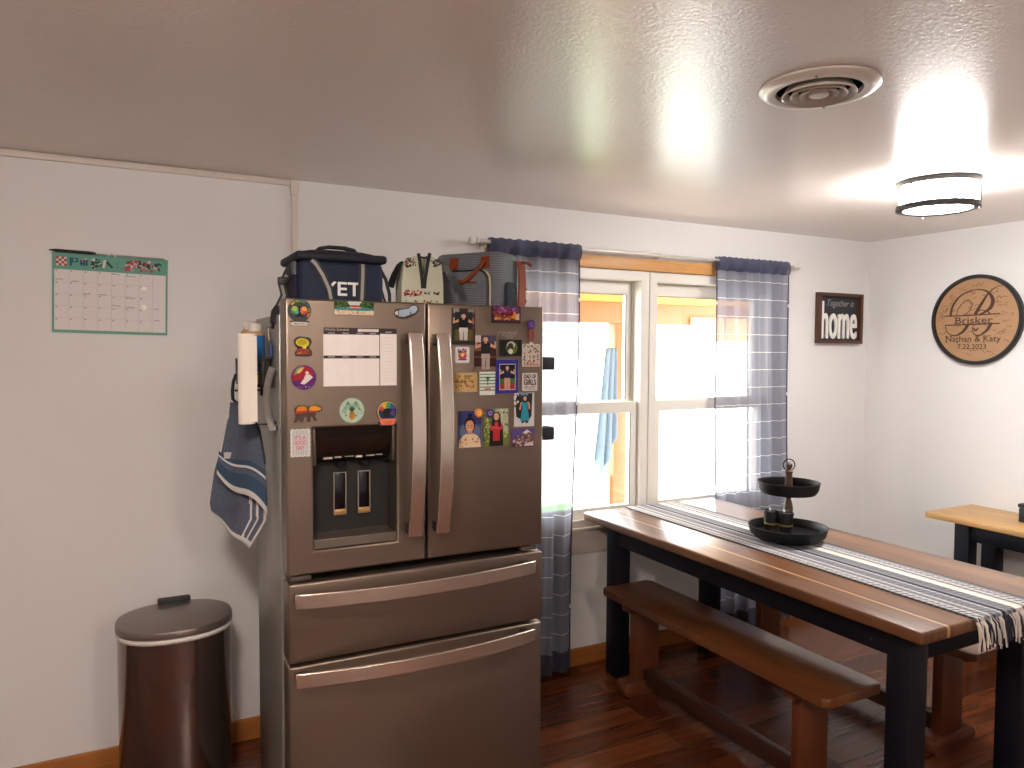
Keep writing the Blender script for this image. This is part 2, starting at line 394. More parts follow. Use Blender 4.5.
# ------------------------------------------------------------------ outside: a covered deck, lawn beyond
DECK = mat((206, 190, 174), .7, var=.1, scale=6); OUTW = mat((150, 98, 60), .6, var=.1, scale=8, stretch=(1, 1, 8))
struct(MB().box(-2, 9, YW + .13, 5.2, -.06, -.01, DECK).build('ground_deck'))
struct(MB().box(-6, 16, 5.2, 30, -.5, -.45, mat((214, 210, 200), .9, var=.05, scale=2)).build('ground_yard'))
struct(MB().box(3.9, 5.6, 6.3, 8.2, -.449, -.42, mat((120, 178, 84), .9, var=.2, scale=2)).build('ground_lawn'))
o = MB().prism([(YW + .14, 2.32), (4.7, 2.02), (4.7, 2.06), (YW + .14, 2.36)], 1.2, 6.5, mat((206, 164, 84), .7, var=.05), lambda u, v, d: (d, u, v)).build('porch_roof'); struct(o)
o = MB().box(1.2, 6.5, 4.46, 4.56, 1.78, 1.93, OUTW, .006).build('porch_beam'); struct(o)
o = MB().box(1.2, 6.5, 4.47, 4.55, 1.93, 2.05, mat((190, 140, 64), .7), .002).build('porch_fascia'); struct(o)
def post(x, w, m, label, z1=1.78, grp=None):
    r = thing('porch_post', label, 'post', (x, 4.51, -.01), grp)
    MB().box(x - w / 2, x + w / 2, 4.46, 4.56, -.01, z1, m, .006).build('post_shaft', r)
    MB().box(x - w / 2 - .015, x + w / 2 + .015, 4.445, 4.575, -.01, .10, m, .006).build('base', r)
post(3.22, .11, OUTW, 'orange-brown wooden porch post outside the left window sash')
post(4.03, .10, mat((196, 214, 220), .6), 'pale blue-grey porch post outside the right window sash')
o = MB().box(3.86, 4.5, 4.43, 4.455, 1.66, 1.84, mat((240, 206, 140), .6), .004).build('porch_board')
tag(o, 'yellow board fixed under the porch beam outside the right window', 'board')
o = MB().box(2.88, 3.16, 4.49, 4.53, .28, .66, mat((232, 176, 148), .6, stretch=(30, 1, 1)), .004).build('porch_railing'); tag(o, 'low pinkish wooden deck rail beside the orange-brown porch post', 'railing')
# towel pegged under the beam
mt = mat((104, 126, 144), .9, var=.1)
def fn(u, v): return (3.06 + .10 * u - .09 * v * (1 - u), 4.43 + .016 * sin(u * 17) * (0.3 + v), 1.60 - v * (.72 + .22 * (1 - abs(u - .35) * 2)))
o = MB().grid(fn, 24, 24, mt).build('outdoor_towel', ang=80)
md = o.modifiers.new('thick', 'SOLIDIFY'); md.thickness = .006
tag(o, 'light blue towel hanging beside the porch post, seen through the left window', 'towel')

# ------------------------------------------------------------------ curtains on a thin rod
YC = YW - .062
ROD = mat((206, 204, 198), .35, .3)
r = thing('curtain_rod', 'thin off-white curtain rod running above the double window', 'curtain rod', (2.4, YC, 2.065))
mb = MB(); mb.tube([(1.40, YC, 2.066), (2.42, YC, 2.066)], .009, ROD, 12); mb.build('rod', r)
MB().tube([(2.40, YC, 2.066), (3.385, YC, 2.066)], .0068, ROD, 12).build('rod', r)
for x, s in ((1.40, -1), (3.385, 1)):
    mb = MB(lambda a, b, c, x=x, s=s: (x + s * c, YC + a, 2.066 + b))
    mb.lathe([(.010, -.004), (.014, .002), (.014, .006), (.008, .012), (.013, .018), (.018, .028), (.016, .040), (.006, .047), (0.0, .048)], 0, 0, mat((226, 222, 214), .35), 20); mb.build('finial', r)
for x in (1.43, 2.44, 3.36):
    mb = MB(); mb.tube([(x, YC, 2.066), (x, YC + .03, 2.064), (x, YW - .003, 2.060)], .005, ROD, 8); mb.box(x - .012, x + .012, YW - .004, YW - .0005, 2.035, 2.085, ROD, .001); mb.build('bracket', r)

SHEER = sheer('sheer_fabric', (142, 146, 160), .96, thread=.097)
HEAD = sheer('sheer_pocket', (92, 96, 120), .95, thread=.5, zoff=.2)
HEM = sheer('sheer_hem', (88, 88, 104), .8, thread=.5, zoff=.2)
def curtain(label, xt, xb, zb, nw, ph, amp=.019, sway=0):
    r = thing('sheer_curtain', label, 'curtain', ((xt[0] + xt[1]) / 2, YC, zb), 'sheer curtains at the double window')
    def P(u, v, k=1.0):
        w = u + .012 * sin(6 * v + ph)
        x = (xt[0] + (xt[1] - xt[0]) * w) * (1 - v) + (xb[0] + (xb[1] - xb[0]) * w) * v + sway * sin(pi * v)
        y = YC + k * amp * (sin(2 * pi * nw * w + ph + .6 * sin(3 * v)) + .45 * sin(2 * pi * nw * 1.73 * w + 2 * ph)) * (.75 + .3 * v)
        return (x, min(y, YW - .033), 2.085 + (zb - 2.085) * v)
    zfrac = lambda z: (2.085 - z) / (2.085 - zb)
    a = zfrac(2.012)
    MB().grid(lambda u, v: P(u, a + (1 - a) * v), 150, 60, SHEER).build('panel', r, ang=180)
    def pocket(s):
        def f(u, v):
            x, y, z = P(u, a * v); q = .012 * sin(pi * min(1, max(0, (v * 1.0))))
            return (x, YC + s * (.0105 + q) + (y - YC) * .35 + (y - YC) * .65 * v ** 2, z + .0022 * sin(2 * pi * nw * 2 * u + ph) * (1 - v))
        return f
    h = MB().grid(pocket(-1), 150, 10, HEAD).grid(pocket(1), 150, 10, HEAD).build('rod_pocket', r, ang=180)
    b = zfrac(zb + .10)
    MB().grid(lambda u, v: (P(u, b + (1 - b) * v)[0], P(u, b + (1 - b) * v)[1] - .002, P(u, b + (1 - b) * v)[2]), 150, 6, HEM).build('hem', r, ang=180)
    for u0 in (0, 1):
        MB().tube([tuple(Vector(P(u0, a + (1 - a) * j / 30)) + Vector((0, -.001, 0))) for j in range(31)], .0035, HEAD, 6).build('side_hem', r)
    return r
curtain('sheer grey-blue curtain hanging beside the refrigerator, half hidden by it', (1.455, 1.942), (1.47, 1.915), .015, 5.3, .4)
curtain('sheer grey-blue curtain at the right end of the window, behind the table', (2.80, 3.325), (2.845, 3.385), .03, 6.2, 2.0, sway=.01)

# ------------------------------------------------------------------ ceiling: air vent and flush lamps
VM = mat((206, 198, 188), .3, .15, var=.03)
def vent(cx, cy):
    r = thing('air_vent', 'round white ceiling air vent with concentric rings', 'vent', (cx, cy, H))
    R = .147
    MB().lathe([(R, H - .001), (R * 1.0, H - .006), (R * .93, H - .015), (R * .80, H - .018), (R * .72, H - .014), (R * .70, H - .004), (R * .74, H - .001)], cx, cy, VM, 64).build('flange', r)
    MB().lathe([(.001, H - .0015), (R * .73, H - .0015)], cx, cy, mat((18, 14, 12), .9), 48).build('duct_opening', r)
    for q in (.55, .40, .25):
        MB().lathe([(R * q, H - .003), (R * (q + .075), H - .022), (R * (q + .06), H - .025), (R * (q - .02), H - .004), (R * q, H - .003)], cx, cy, VM, 48).build('ring', r)
    MB().lathe([(.0005, H - .026), (R * .15, H - .025), (R * .17, H - .020), (R * .10, H - .004)], cx, cy, VM, 32).build('hub', r)
    for a in (.6, 3.8):
        x, y = cx + R * .86 * cos(a), cy + R * .86 * sin(a)
        MB().lathe([(.0005, H - .019), (.004, H - .018), (.004, H - .014)], x, y, mat((90, 84, 78), .4), 10).build('screw', r)
vent(1.590, 1.358)

def seeded(power, tint):
    m, nt, b = newmat('seeded_glass'); N, L = nt.nodes, nt.links
    tc = N.new('ShaderNodeTexCoord'); nz = N.new('ShaderNodeTexVoronoi'); nz.inputs['Scale'].default_value = 120
    L.new(tc.outputs['Object'], nz.inputs['Vector'])
    rp = N.new('ShaderNodeValToRGB'); rp.color_ramp.elements[0].position = .18; rp.color_ramp.elements[1].position = .4
    rp.color_ramp.elements[0].color = (.02, .02, .02, 1); rp.color_ramp.elements[1].color = lin(tint)
    L.new(nz.outputs['Distance'], rp.inputs[0]); L.new(rp.outputs[0], b.inputs['Base Color']); L.new(rp.outputs[0], b.inputs['Emission Color'])
    b.inputs['Emission Strength'].default_value = power; b.inputs['Roughness'].default_value = .15
    return m
IRON = mat((30, 28, 28), .4, .5)
def flush_lamp(cx, cy, label, power, tint):
    r = thing('ceiling_lamp', label, 'ceiling light', (cx, cy, H)); R = .148
    MB().lathe([(.02, H - .001), (R, H - .001), (R, H - .020), (R - .012, H - .024), (.02, H - .024)], cx, cy, IRON, 64).build('canopy_ring', r)
    MB().lathe([(R - .012, H - .022), (R - .012, H - .096), (R - .016, H - .096), (R - .016, H - .022)], cx, cy, seeded(power, tint), 64).build('glass_drum', r)
    MB().lathe([(R, H - .094), (R + .002, H - .112), (R - .018, H - .117), (R - .026, H - .112), (R - .022, H - .094)], cx, cy, IRON, 64).build('bottom_ring', r)
    MB().lathe([(.0005, H - .112), (R - .022, H - .109), (R - .022, H - .105), (.0005, H - .106)], cx, cy, emis(tint, power), 48).build('diffuser', r)
    for k in range(3):
        a = 3.04 + k * 2 * pi / 3; x, y = cx + (R - .002) * cos(a), cy + (R - .002) * sin(a)
        MB().tube([(x, y, H - .02), (x, y, H - .098)], .0035, IRON, 8).build('rod', r)
        MB().lathe([(.0005, H - .124), (.005, H - .121), (.005, H - .112)], x, y, mat((200, 198, 190), .25, .8), 12).build('screw_cap', r)
    return r
flush_lamp(2.878, 1.868, 'round black-rimmed ceiling light with glowing glass drum above the table', 52, (255, 252, 249))
flush_lamp(-.15, .60, 'round black-rimmed ceiling light over the kitchen, nearer the calendar wall', 84, (255, 238, 225))
flush_lamp(.95, -1.25, 'unseen black-rimmed ceiling light added as kitchen fill, farthest from the window', 56, (255, 240, 230))  # added out of view to raise the ambient light

# ------------------------------------------------------------------ wall: calendar, pen
cx, cz, cw, ch = -.045, 1.772, .372, .283
ca = radians(-1.2)
def PC(u, v, d): return (cx + u * cos(ca) - v * sin(ca), YW - d, cz + u * sin(ca) + v * cos(ca))
r = thing('wall_calendar', 'wall calendar with teal flowered header and white grid page', 'calendar', (cx, YW, cz))
MB().prism([(-cw / 2, -ch / 2), (cw / 2, -ch / 2), (cw / 2, ch / 2), (-cw / 2, ch / 2)], .001, .006, mat((104, 166, 150), .55, var=.04), PC).build('backing', r)
A = Art(PC, cw, ch, .0062)
A.rect(.0, .80, 1, 1, (112, 176, 160))
R = random.Random(3)
for i in range(4):                                # red and white quilt patch
    for j in range(4): A.rect(.035 + i * .022, .835 + j * .029, .055 + i * .022, .862 + j * .029, (200, 60, 60) if (i + j) % 2 else (236, 228, 220))
A.poly([(.145, .84), (.165, .84), (.165, .885), (.215, .89), (.215, .945), (.145, .945)], (36, 108, 124)); A.ell(.187, .918, .014, (112, 176, 160))
for i in range(3): A.rect(.235 + i * .022, .85, .247 + i * .022, .93, (44, 70, 120)); 
A.rect(.228, .868, .30, .882, (44, 70, 120)); A.rect(.228, .90, .30, .914, (44, 70, 120))
A.specks(.235, .90, .30, .96, [(230, 220, 210), (210, 80, 90)], 8, .007, 2)
A.specks(.33, .835, .41, .94, [(40, 70, 56), (226, 220, 206), (60, 90, 70)], 34, .012, 4)
A.poly([(.42, .84), (.44, .84), (.455, .94), (.43, .94)], (232, 228, 216)); A.poly([(.45, .90), (.50, .84), (.515, .855), (.46, .94)], (60, 84, 72))
A.specks(.54, .84, .56, .92, [(70, 140, 124)], 8, .006, 5)
A.specks(.62, .83, .90, .95, [(196, 84, 92), (228, 160, 160), (240, 228, 222)], 46, .016, 6)
A.specks(.62, .86, .95, .97, [(52, 66, 72), (64, 90, 84), (40, 60, 60)], 30, .012, 8)
A.rect(.02, .035, .98, .79, (246, 240, 240))
for i in range(1, 8): A.rect(.02 + i * .12 - .001, .035, .02 + i * .12 + .001, .79, (186, 178, 178))
for j in range(1, 5): A.rect(.02, .035 + j * .151 - .001, .86, .035 + j * .151 + .001, (186, 178, 178))
for (a, b, n) in ((.03, .655, 5), (.16, .64, 5), (.50, .755, 6), (.62, .74, 7), (.26, .49, 5), (.39, .485, 5), (.62, .46, 7), (.50, .355, 6), (.62, .34, 6), (.87, .33, 4), (.88, .18, 4)):
    for q in range(n):
        x = a + q * .013; y = b + .008 * R.random(); A.poly([(x, y), (x + .009, y + .004), (x + .008, y + .012), (x + .001, y + .010)], (96, 88, 92))
for j in range(5):
    for i in range(7): A.rect(.03 + i * .12, .035 + j * .151 + .128, .045 + i * .12, .035 + j * .151 + .138, (120, 112, 114))
A.build('printed_page', r)
pts = []
for i in range(520):
    t = i / 519; a = t * 2 * pi * 40; pts.append(PC(-cw / 2 + .012 + t * (cw - .024), ch / 2 + .001 + .0042 * cos(a), .004 + .0042 * sin(a)))
MB().tube(pts, .0011, mat((40, 36, 36), .4, .6), 5).build('wire_binding', r)
mb = MB(); mb.tube([PC(.0 - .012, ch / 2 - .004, .008), PC(-.008, ch / 2 + .008, .009), PC(0, ch / 2 + .013, .009), PC(.008, ch / 2 + .008, .009), PC(.012, ch / 2 - .004, .008)], .002, mat((226, 220, 206), .4), 8)
mb.build('hanger', r)
for k, z in enumerate((.030, -.037)):  # white discs imitate two lamp reflections on the glossy page
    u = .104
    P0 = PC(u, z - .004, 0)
    o = MB(lambda a, b, c, P0=P0: (P0[0] + a, P0[1] - c, P0[2] + b)).lathe([(.011, .0075), (.011, .0095), (.008, .0115), (.0004, .012)], 0, 0, mat((252, 249, 244), .2, var=.01), 24).build('magnet_or_glint_disc', origin=(P0[0], YW - .008, P0[2]))
    tag(o, ('upper' if k == 0 else 'lower') + ' of two white discs standing in for lamp glints on the calendar grid', 'magnet', 'imitated lamp glints on the calendar')
mb = MB(); mb.tube([PC(-.195, .1475, .012), PC(-.182, .1472, .012), PC(-.178, .147, .012), PC(-.07, .1465, .012), PC(-.062, .1462, .012), PC(-.05, .146, .012)], .004, BLACK, 10, rr=[.0015, .0035, .005, .0055, .005, .003])
o = mb.build('pen', origin=(cx - .12, YW - .012, cz + .148)); tag(o, 'black pen lying along the top wire of the wall calendar', 'pen')
MB().box(cx - .13, cx - .08, YW - .020, YW - .017, cz + .1475, cz + .1500, BLACK, .0005).build('pocket_clip', o)

# ------------------------------------------------------------------ wall: framed "Together is home" sign
sx, sz, sw, sh = 3.828, 1.781, .388, .302
P = plane_y(sx, YW, sz); FR = planks('sign_frame', (84, 48, 28), (76, 42, 24), (60, 32, 18), 'x', 3, .6, grain=(4, 60, 60), gcol=.3, seamw=.0001)
r = thing('framed_sign', 'square black word sign in a brown wooden box frame right of the curtain', 'sign', (sx, YW, sz))
def Py(u, v, d): return P(u, v, d)
mb = MB(); mb.hole(sx - sw / 2, sx + sw / 2, sz - sh / 2, sz + sh / 2, sx - sw / 2 + .023, sx + sw / 2 - .023, sz - sh / 2 + .019, sz + sh / 2 - .019, YW - .034, YW - .001, FR)
mb.build('frame', r, bevel=.002)
MB().box(sx - sw / 2 + .021, sx + sw / 2 - .021, YW - .010, YW - .002, sz - sh / 2 + .017, sz + sh / 2 - .017, mat((44, 44, 48), .7, var=.15, scale=90)).build('panel', r)
mb = MB(); put_text(mb, 'home', P, -.155, .152, -.122, .098, .0102, mat((236, 234, 228), .5), 0, .010, .0035); mb.build('lettering', r, flat=True)
mb = MB(); put_text(mb, 'Together is', P, -.10, .135, .060, .112, .0106, mat((150, 150, 152), .6), .35); mb.build('script_lettering', r, flat=True)

# ------------------------------------------------------------------ right wall: round barrel-head sign
by, bz, br = 2.419, 1.757, .238
P = plane_x(XR, by, bz)
RW = mat((166, 128, 92), .55, var=.12, scale=14, stretch=(1, 1, 8))
r = thing('round_sign', 'round wooden barrel-head wall sign with a black rim and carved initial', 'sign', (XR, by, bz))
def L2(a, b, c): return P(a, b, c)
MB(L2).lathe([(.001, .002), (br - .010, .002), (br - .010, .018), (.001, .018)], 0, 0, RW, 72).build('disc', r)
MB(L2).lathe([(br - .015, .017), (br - .011, .030), (br + .001, .032), (br + .006, .026), (br + .006, .001), (br - .011, .001)], 0, 0, mat((22, 20, 22), .45, var=.1), 72).build('rim', r)
INK = mat((66, 36, 22), .6)
K = br / 271.0
def Q(x, y): return ((x - 462) * K, -(y - 410) * K)       # drawing units of the emblem
def cat(pts, n=10):
    out = []; p = [pts[0]] + list(pts) + [pts[-1]]
    for i in range(1, len(p) - 2):
        for j in range(n):
            t = j / n; a, b, c, d = p[i - 1], p[i], p[i + 1], p[i + 2]
            out.append(tuple(.5 * (2 * b[k] + (c[k] - a[k]) * t + (2 * a[k] - 5 * b[k] + 4 * c[k] - d[k]) * t * t + (3 * b[k] - a[k] - 3 * c[k] + d[k]) * t ** 3) for k in range(len(a))))
    out.append(pts[-1]); return out
def stroke(mb, pts, d, m):            # (x, y, width) brush stroke
    c = cat(pts); vs, fs = [], []
    for i, (x, y, w) in enumerate(c):
        a = c[max(0, i - 1)]; b = c[min(len(c) - 1, i + 1)]; dx, dy = b[0] - a[0], b[1] - a[1]; l = math.hypot(dx, dy) or 1
        nx, ny = -dy / l * w / 2, dx / l * w / 2
        for q in (1, -1): u, v = Q(x + q * nx, y + q * ny); vs.append(P(u, v, d))
    for i in range(len(c) - 1): fs.append([2 * i, 2 * i + 1, 2 * i + 3, 2 * i + 2])
    mb.raw(vs, fs, m)
mb = MB()
stroke(mb, [(305, 382, 14), (318, 318, 14), (368, 255, 10), (450, 226, 6), (520, 236, 10), (560, 285, 22), (552, 335, 22), (510, 368, 12), (470, 380, 4)], .0184, INK)
stroke(mb, [(690, 238, 2), (640, 214, 3), (590, 212, 4), (540, 246, 9), (500, 305, 17), (458, 378, 21)], .0186, INK)
stroke(mb, [(418, 436, 21), (388, 480, 16), (340, 506, 9), (295, 492, 6), (274, 452, 5), (280, 436, 4)], .0184, INK)
stroke(mb, [(556, 436, 20), (530, 478, 16), (488, 506, 9), (455, 496, 6), (446, 462, 5), (456, 440, 4)], .0186, INK)
stroke(mb, [(345, 382, 4), (352, 340, 5), (390, 296, 5), (425, 292, 5), (438, 320, 5), (415, 362, 5), (372, 384, 4)], .0184, INK)
stroke(mb, [(470, 362, 5), (500, 352, 5), (535, 364, 7), (552, 380, 7)], .0188, INK)
stroke(mb, [(272, 381, 7), (440, 381, 8), (607, 377, 7)], .0190, INK); stroke(mb, [(272, 439, 7), (440, 438, 8), (607, 436, 7)], .0190, INK)
stroke(mb, [(452, 460, 8), (466, 476, 10), (482, 458, 8)], .0190, INK)
mb.build('monogram', r, flat=True)
mb = MB()
def word(body, x0, x1, y0, y1, d=.0192, b=.0006):
    (u0, v0), (u1, v1) = Q(x0, y1), Q(x1, y0); put_text(mb, body, P, u0, u1, v0, v1, d, INK, 0, 0, b)
def serifs(feet):
    for x, y, w in feet: stroke(mb, [(x - w, y, 4), (x, y, 4), (x + w, y, 4)], .0192, INK)
word('Brisker', 338, 566, 392, 432); word('Nathan & Katy', 280, 616, 508, 556); word('7.22.2023', 356, 532, 560, 590, b=.0004)
serifs([(338, 430, 9), (338, 393, 9), (392, 431, 10), (423, 431, 9), (482, 431, 10), (555, 431, 9), (284, 548, 9), (284, 510, 8), (312, 510, 9), (518, 548, 10), (518, 510, 10), (550, 510, 8), (352, 548, 8), (420, 548, 8)])
mb.build('lettering', r, flat=True)
mb = MB(); R = random.Random(11); PEN = mat((76, 44, 30), .6); PEN2 = mat((150, 70, 52), .6)
for k in range(110):                                # guests' signatures written around the emblem
    a = R.random() * 2 * pi; q = .60 + .3 * R.random() if k % 4 else .2 + .4 * R.random()
    x, y = 462 + q * 262 * cos(a), 410 + q * 262 * sin(a)
    if 270 < x < 615 and 385 < y < 440 or 270 < x < 615 and 500 < y < 595: continue
    if math.hypot(x - 462, y - 410) > 225: continue
    n = R.randint(4, 7); w = R.uniform(5, 11); s = R.uniform(-.3, .3); pts = [(x - n * w / 2 + i * w, y + s * i * w + R.uniform(-9, 9), 2.3) for i in range(n)]
    stroke(mb, pts, .0181, PEN if R.random() < .8 else PEN2)
mb.build('signature_lettering', r, flat=True)

# ------------------------------------------------------------------ refrigerator
SLATE = mat((134, 119, 106), .34, .85, var=.05, scale=6, bump=.05, bscale=1, stretch=(260, 260, 4))
SLATE2 = mat((226, 216, 204), .25, .95, var=.04, scale=6, bump=.03, bscale=1, stretch=(300, 300, 6))
SIDE = mat((130, 128, 121), .30, .1, var=.03, bump=.08, bscale=300)
GASK = mat((22, 20, 20), .6)
FX0, FX1 = .401, 1.248
fr = thing('refrigerator', 'slate-coloured french-door refrigerator covered with magnets and photos', 'refrigerator', ((FX0 + FX1) / 2, 2.45, 0))
MB().box(FX0 + .002, FX1 - .002, YF + .112, 2.72, .03, 1.682, SIDE, .004).build('cabinet', fr)
MB().box(FX0 + .02, FX1 - .02, YF + .083, YF + .111, .058, 1.675, GASK).build('gasket', fr)
MB().box(FX0 + .02, FX1 - .02, YF + .05, 2.7, 0.0, .055, mat((30, 28, 28), .6)).build('base_grille', fr)
# doors
dz0, dz1 = .919, 1.724
def front(name, x0, x1, z0, z1):
    return MB().box(x0, x1, YF, YF + .082, z0, z1, SLATE, .007, 3).build(name, fr)
mb = MB(); mb.hole(FX0, .8265, dz0, dz1, .478, .732, .988, 1.349, YF, YF + .082, SLATE)
dl = mb.build('door', fr, bevel=.006)
dr = front('door', .8325, FX1, dz0, dz1)
d1 = front('drawer', FX0 + .003, FX1 + .001, .660, .895)
d2 = front('drawer', FX0 + .003, FX1 + .001, .062, .650)
for x0 in (FX0 + .012, FX1 - .075):
    MB().box(x0, x0 + .06, YF + .012, YF + .09, .899, .915, mat((96, 88, 82), .4, .6), .003).build('hinge', fr)
for x0 in (FX0 + .004, FX1 - .036):
    MB().box(x0, x0 + .032, YF + .084, YF + .122, 1.683, 1.712, mat((70, 66, 62), .5), .006).build('hinge_cover', fr)
# long curved handles
def handle(parent, pts, wdir, w, ws=None):
    n = len(pts)
    o = MB().strap(pts, wdir, w, .011, SLATE2, ws).build('handle', parent, ang=50)
    md = o.modifiers.new('edges', 'BEVEL'); md.width = .003; md.segments = 2; md.limit_method = 'ANGLE'; md.angle_limit = radians(50)
    return o
def bow(t): return .050 + .036 * (1 - (2 * t - 1) ** 2)
for x, par in ((.773, dl), (.863, dr)):
    handle(par, [(x, YF - bow(i / 24), 1.629 - .620 * i / 24) for i in range(25)], (1, 0, 0), .044)
    for z in (1.612, 1.027):
        MB().box(x - .016, x + .016, YF - .056, YF + .001, z - .016, z + .016, mat((60, 56, 54), .4, .6), .004).build('handle_mount', par)
for z, par in ((.858, d1), (.628, d2)):
    handle(par, [(.415 + .782 * i / 30, YF - .044 - .042 * (1 - (2 * i / 30 - 1) ** 2), z) for i in range(31)], (0, 0, 1), .044)
    for x in (.435, 1.177):
        MB().box(x - .016, x + .016, YF - .050, YF + .001, z - .013, z + .013, mat((60, 56, 54), .4, .6), .004).build('handle_mount', par)
# ice and water dispenser
REC = mat((112, 86, 70), .4, 0); GLOS = mat((22, 18, 16), .12, coat=.3)
mb = MB(); y1 = YF + .084
mb.box(.474, .736, y1, y1 + .006, .984, 1.353, REC); mb.build('dispenser_recess', dl)
pr = [(YF + .006, 1.347), (YF + .012, 1.300), (YF + .026, 1.262), (YF + .050, 1.240), (YF + .070, 1.238), (YF + .083, 1.238), (YF + .083, 1.348)]
cp = MB().prism(pr, .4905, .7195, GLOS, lambda u, v, d: (d, u, v)).build('control_panel', dl, ang=60)
for x0, x1 in ((.4785, .490), (.720, .7315)):
    MB().box(x0, x1, YF + .012, YF + .083, 1.236, 1.348, mat((98, 88, 78), .35, .6), .004).build('panel_cheek', cp)
ICON = mat((176, 168, 158), .5)
for i, x in enumerate((.515, .548, .580, .612, .645, .675)):
    MB().box(x, x + (.020 if i % 2 else .026), YF + .031, YF + .0355, 1.251 + .002 * (i % 3), 1.257 + .003 * (i % 2), ICON).build('icon_print', cp)
mb = MB()
for x in (.574, .65): mb = MB(); mb.lathe([(.001, 1.222), (.014, 1.222), (.018, 1.238)], x, YF + .062, BLACK, 20); mb.build('nozzle', dl)
for x in (.574, .6495):
    l = MB().box(x - .017, x + .017, YF + .075, YF + .0835, 1.088, 1.199, mat((10, 10, 14), .18), .003).build('lever', dl)
    mb = MB(); mb.hole(x - .0205, x + .0205, 1.070, 1.203, x - .0165, x + .0165, 1.089, 1.1995, YF + .072, YF + .080, mat((170, 160, 150), .25, .9)); mb.build('bezel', l)
    MB().box(x - .018, x + .018, YF + .069, YF + .076, 1.072, 1.088, mat((196, 150, 96), .35, .6), .002).build('tab', l)
mb = MB(); mb.prism([(YF + .003, .990), (YF + .083, .990), (YF + .083, 1.022), (YF + .07, 1.014), (YF + .004, 1.018)], .479, .731, mat((120, 110, 100), .35, .7), lambda u, v, d: (d, u, v)); mb.build('drip_tray', dl, bevel=.002)

# ------------------------------------------------------------------ magnets, photographs and cards on the doors
def card(name, label, cat, x, z, w, h, outline=None, base=(30, 28, 28), th=.0025, group=None, d0=0.0002):
    P = plane_y(x, YF, z)
    pl = outline or [(-w / 2, -h / 2), (w / 2, -h / 2), (w / 2, h / 2), (-w / 2, h / 2)]
    mb = MB(); mb.prism(pl, d0, th, mat(base, .45, var=.05), P)
    o = mb.build(name, origin=(x, YF, z), flat=True); tag(o, label, cat, group)
    return o, Art(P, w, h, th)
GM = 'magnets on the left refrigerator door'; GP = 'photographs on the right refrigerator door'; GR = 'magnets on the right refrigerator door'
# -- left door
w, h = .068, .078; out = [(.0335 * cos(a), .006 + .0335 * sin(a)) for a in [radians(-58 + 296 * i / 40) for i in range(41)]] + [(-.028, -.025), (-.026, -.038), (.026, -.038), (.028, -.025)]
o, A = card('souvenir_magnet', 'round rainbow tree magnet with grey banner at top left of the left door', 'magnet', .441, 1.683, w, h, out, (36, 34, 30), group=GM)
for i, c in enumerate(((200, 160, 50), (120, 140, 60), (60, 120, 110), (52, 84, 120), (120, 110, 60), (196, 120, 60))):
    a0 = pi * .8 - i * .55; A.poly([(.5 + .46 * cos(a0), .57 + .40 * sin(a0)), (.5 + .46 * cos(a0 - .45), .57 + .40 * sin(a0 - .45)), (.5 + .37 * cos(a0 - .45), .57 + .32 * sin(a0 - .45)), (.5 + .37 * cos(a0), .57 + .32 * sin(a0))], c)
A.ell(.32, .58, .17, (70, 140, 84)); A.ell(.30, .64, .11, (166, 190, 72)); A.ell(.40, .52, .08, (80, 170, 170)); A.ell(.68, .58, .16, (210, 116, 78)); A.ell(.70, .64, .10, (236, 176, 96)); A.ell(.72, .50, .07, (206, 66, 84))
A.rect(.46, .36, .54, .74, (24, 20, 18)); A.poly([(.3, .34), (.7, .34), (.56, .44), (.44, .44)], (24, 20, 18))
A.poly([(.10, .12), (.24, .16), (.76, .16), (.9, .12), (.84, .03), (.76, .02), (.24, .02), (.16, .03)], (196, 192, 178)); A.specks(.30, .06, .70, .12, [(50, 48, 44)], 14, .016, 3); A.build('print', o)
o, A = card('panorama_magnet', 'wide beach panorama magnet with palms and red umbrella, topmost on the left door', 'magnet', .600, 1.700, .121, .042, None, (120, 90, 60), group=GM)
A.rect(.01, .03, .99, .97, (120, 160, 150)); A.rect(.25, .72, .75, .97, (206, 224, 220)); A.rect(.01, .34, .99, .52, (44, 140, 150)); A.rect(.01, .03, .99, .34, (222, 206, 176))
A.poly([(.01, .97), (.32, .97), (.42, .6), (.01, .5)], (54, 84, 40)); A.poly([(.99, .97), (.70, .97), (.60, .6), (.99, .5)], (54, 84, 40)); A.specks(.01, .55, .35, .95, [(84, 120, 52), (36, 58, 30)], 30, .022, 1); A.specks(.65, .55, .99, .95, [(84, 120, 52), (36, 58, 30)], 30, .022, 2)
A.ell(.52, .58, .10, (196, 52, 52), .14); A.rect(.38, .52, .68, .58, (236, 196, 176)); A.specks(.02, .05, .98, .38, [(240, 232, 214), (180, 120, 90), (206, 180, 150)], 46, .02, 3); A.build('print', o)
w, h = .084, .05; out = cat([(-.040, -.004), (-.030, -.018), (-.005, -.022), (.018, -.014), (.034, -.004), (.041, .010), (.032, .022), (.016, .022), (.006, .012), (-.012, .010), (-.034, .008)], 4)
o, A = card('slipper_magnet', 'pale blue slipper-shaped magnet at top right of the left door', 'magnet', .762, 1.694, w, h, out, (60, 48, 40), group=GM)
A.poly([(.12, .40), (.20, .58), (.42, .66), (.58, .70), (.70, .88), (.88, .90), (.94, .70), (.86, .48), (.66, .36), (.42, .20), (.22, .22)], (166, 190, 210)); A.ell(.80, .72, .085, (198, 212, 220)); A.ell(.80, .72, .04, (150, 176, 196)); A.poly([(.05, .42), (.14, .56), (.2, .52), (.2, .28), (.1, .32)], (206, 200, 184)); A.rect(.19, .25, .215, .60, (34, 44, 44)); A.specks(.3, .3, .55, .5, [(60, 80, 130)], 5, .012, 4); A.ell(.66, .44, .03, (30, 40, 38)); A.build('print', o)
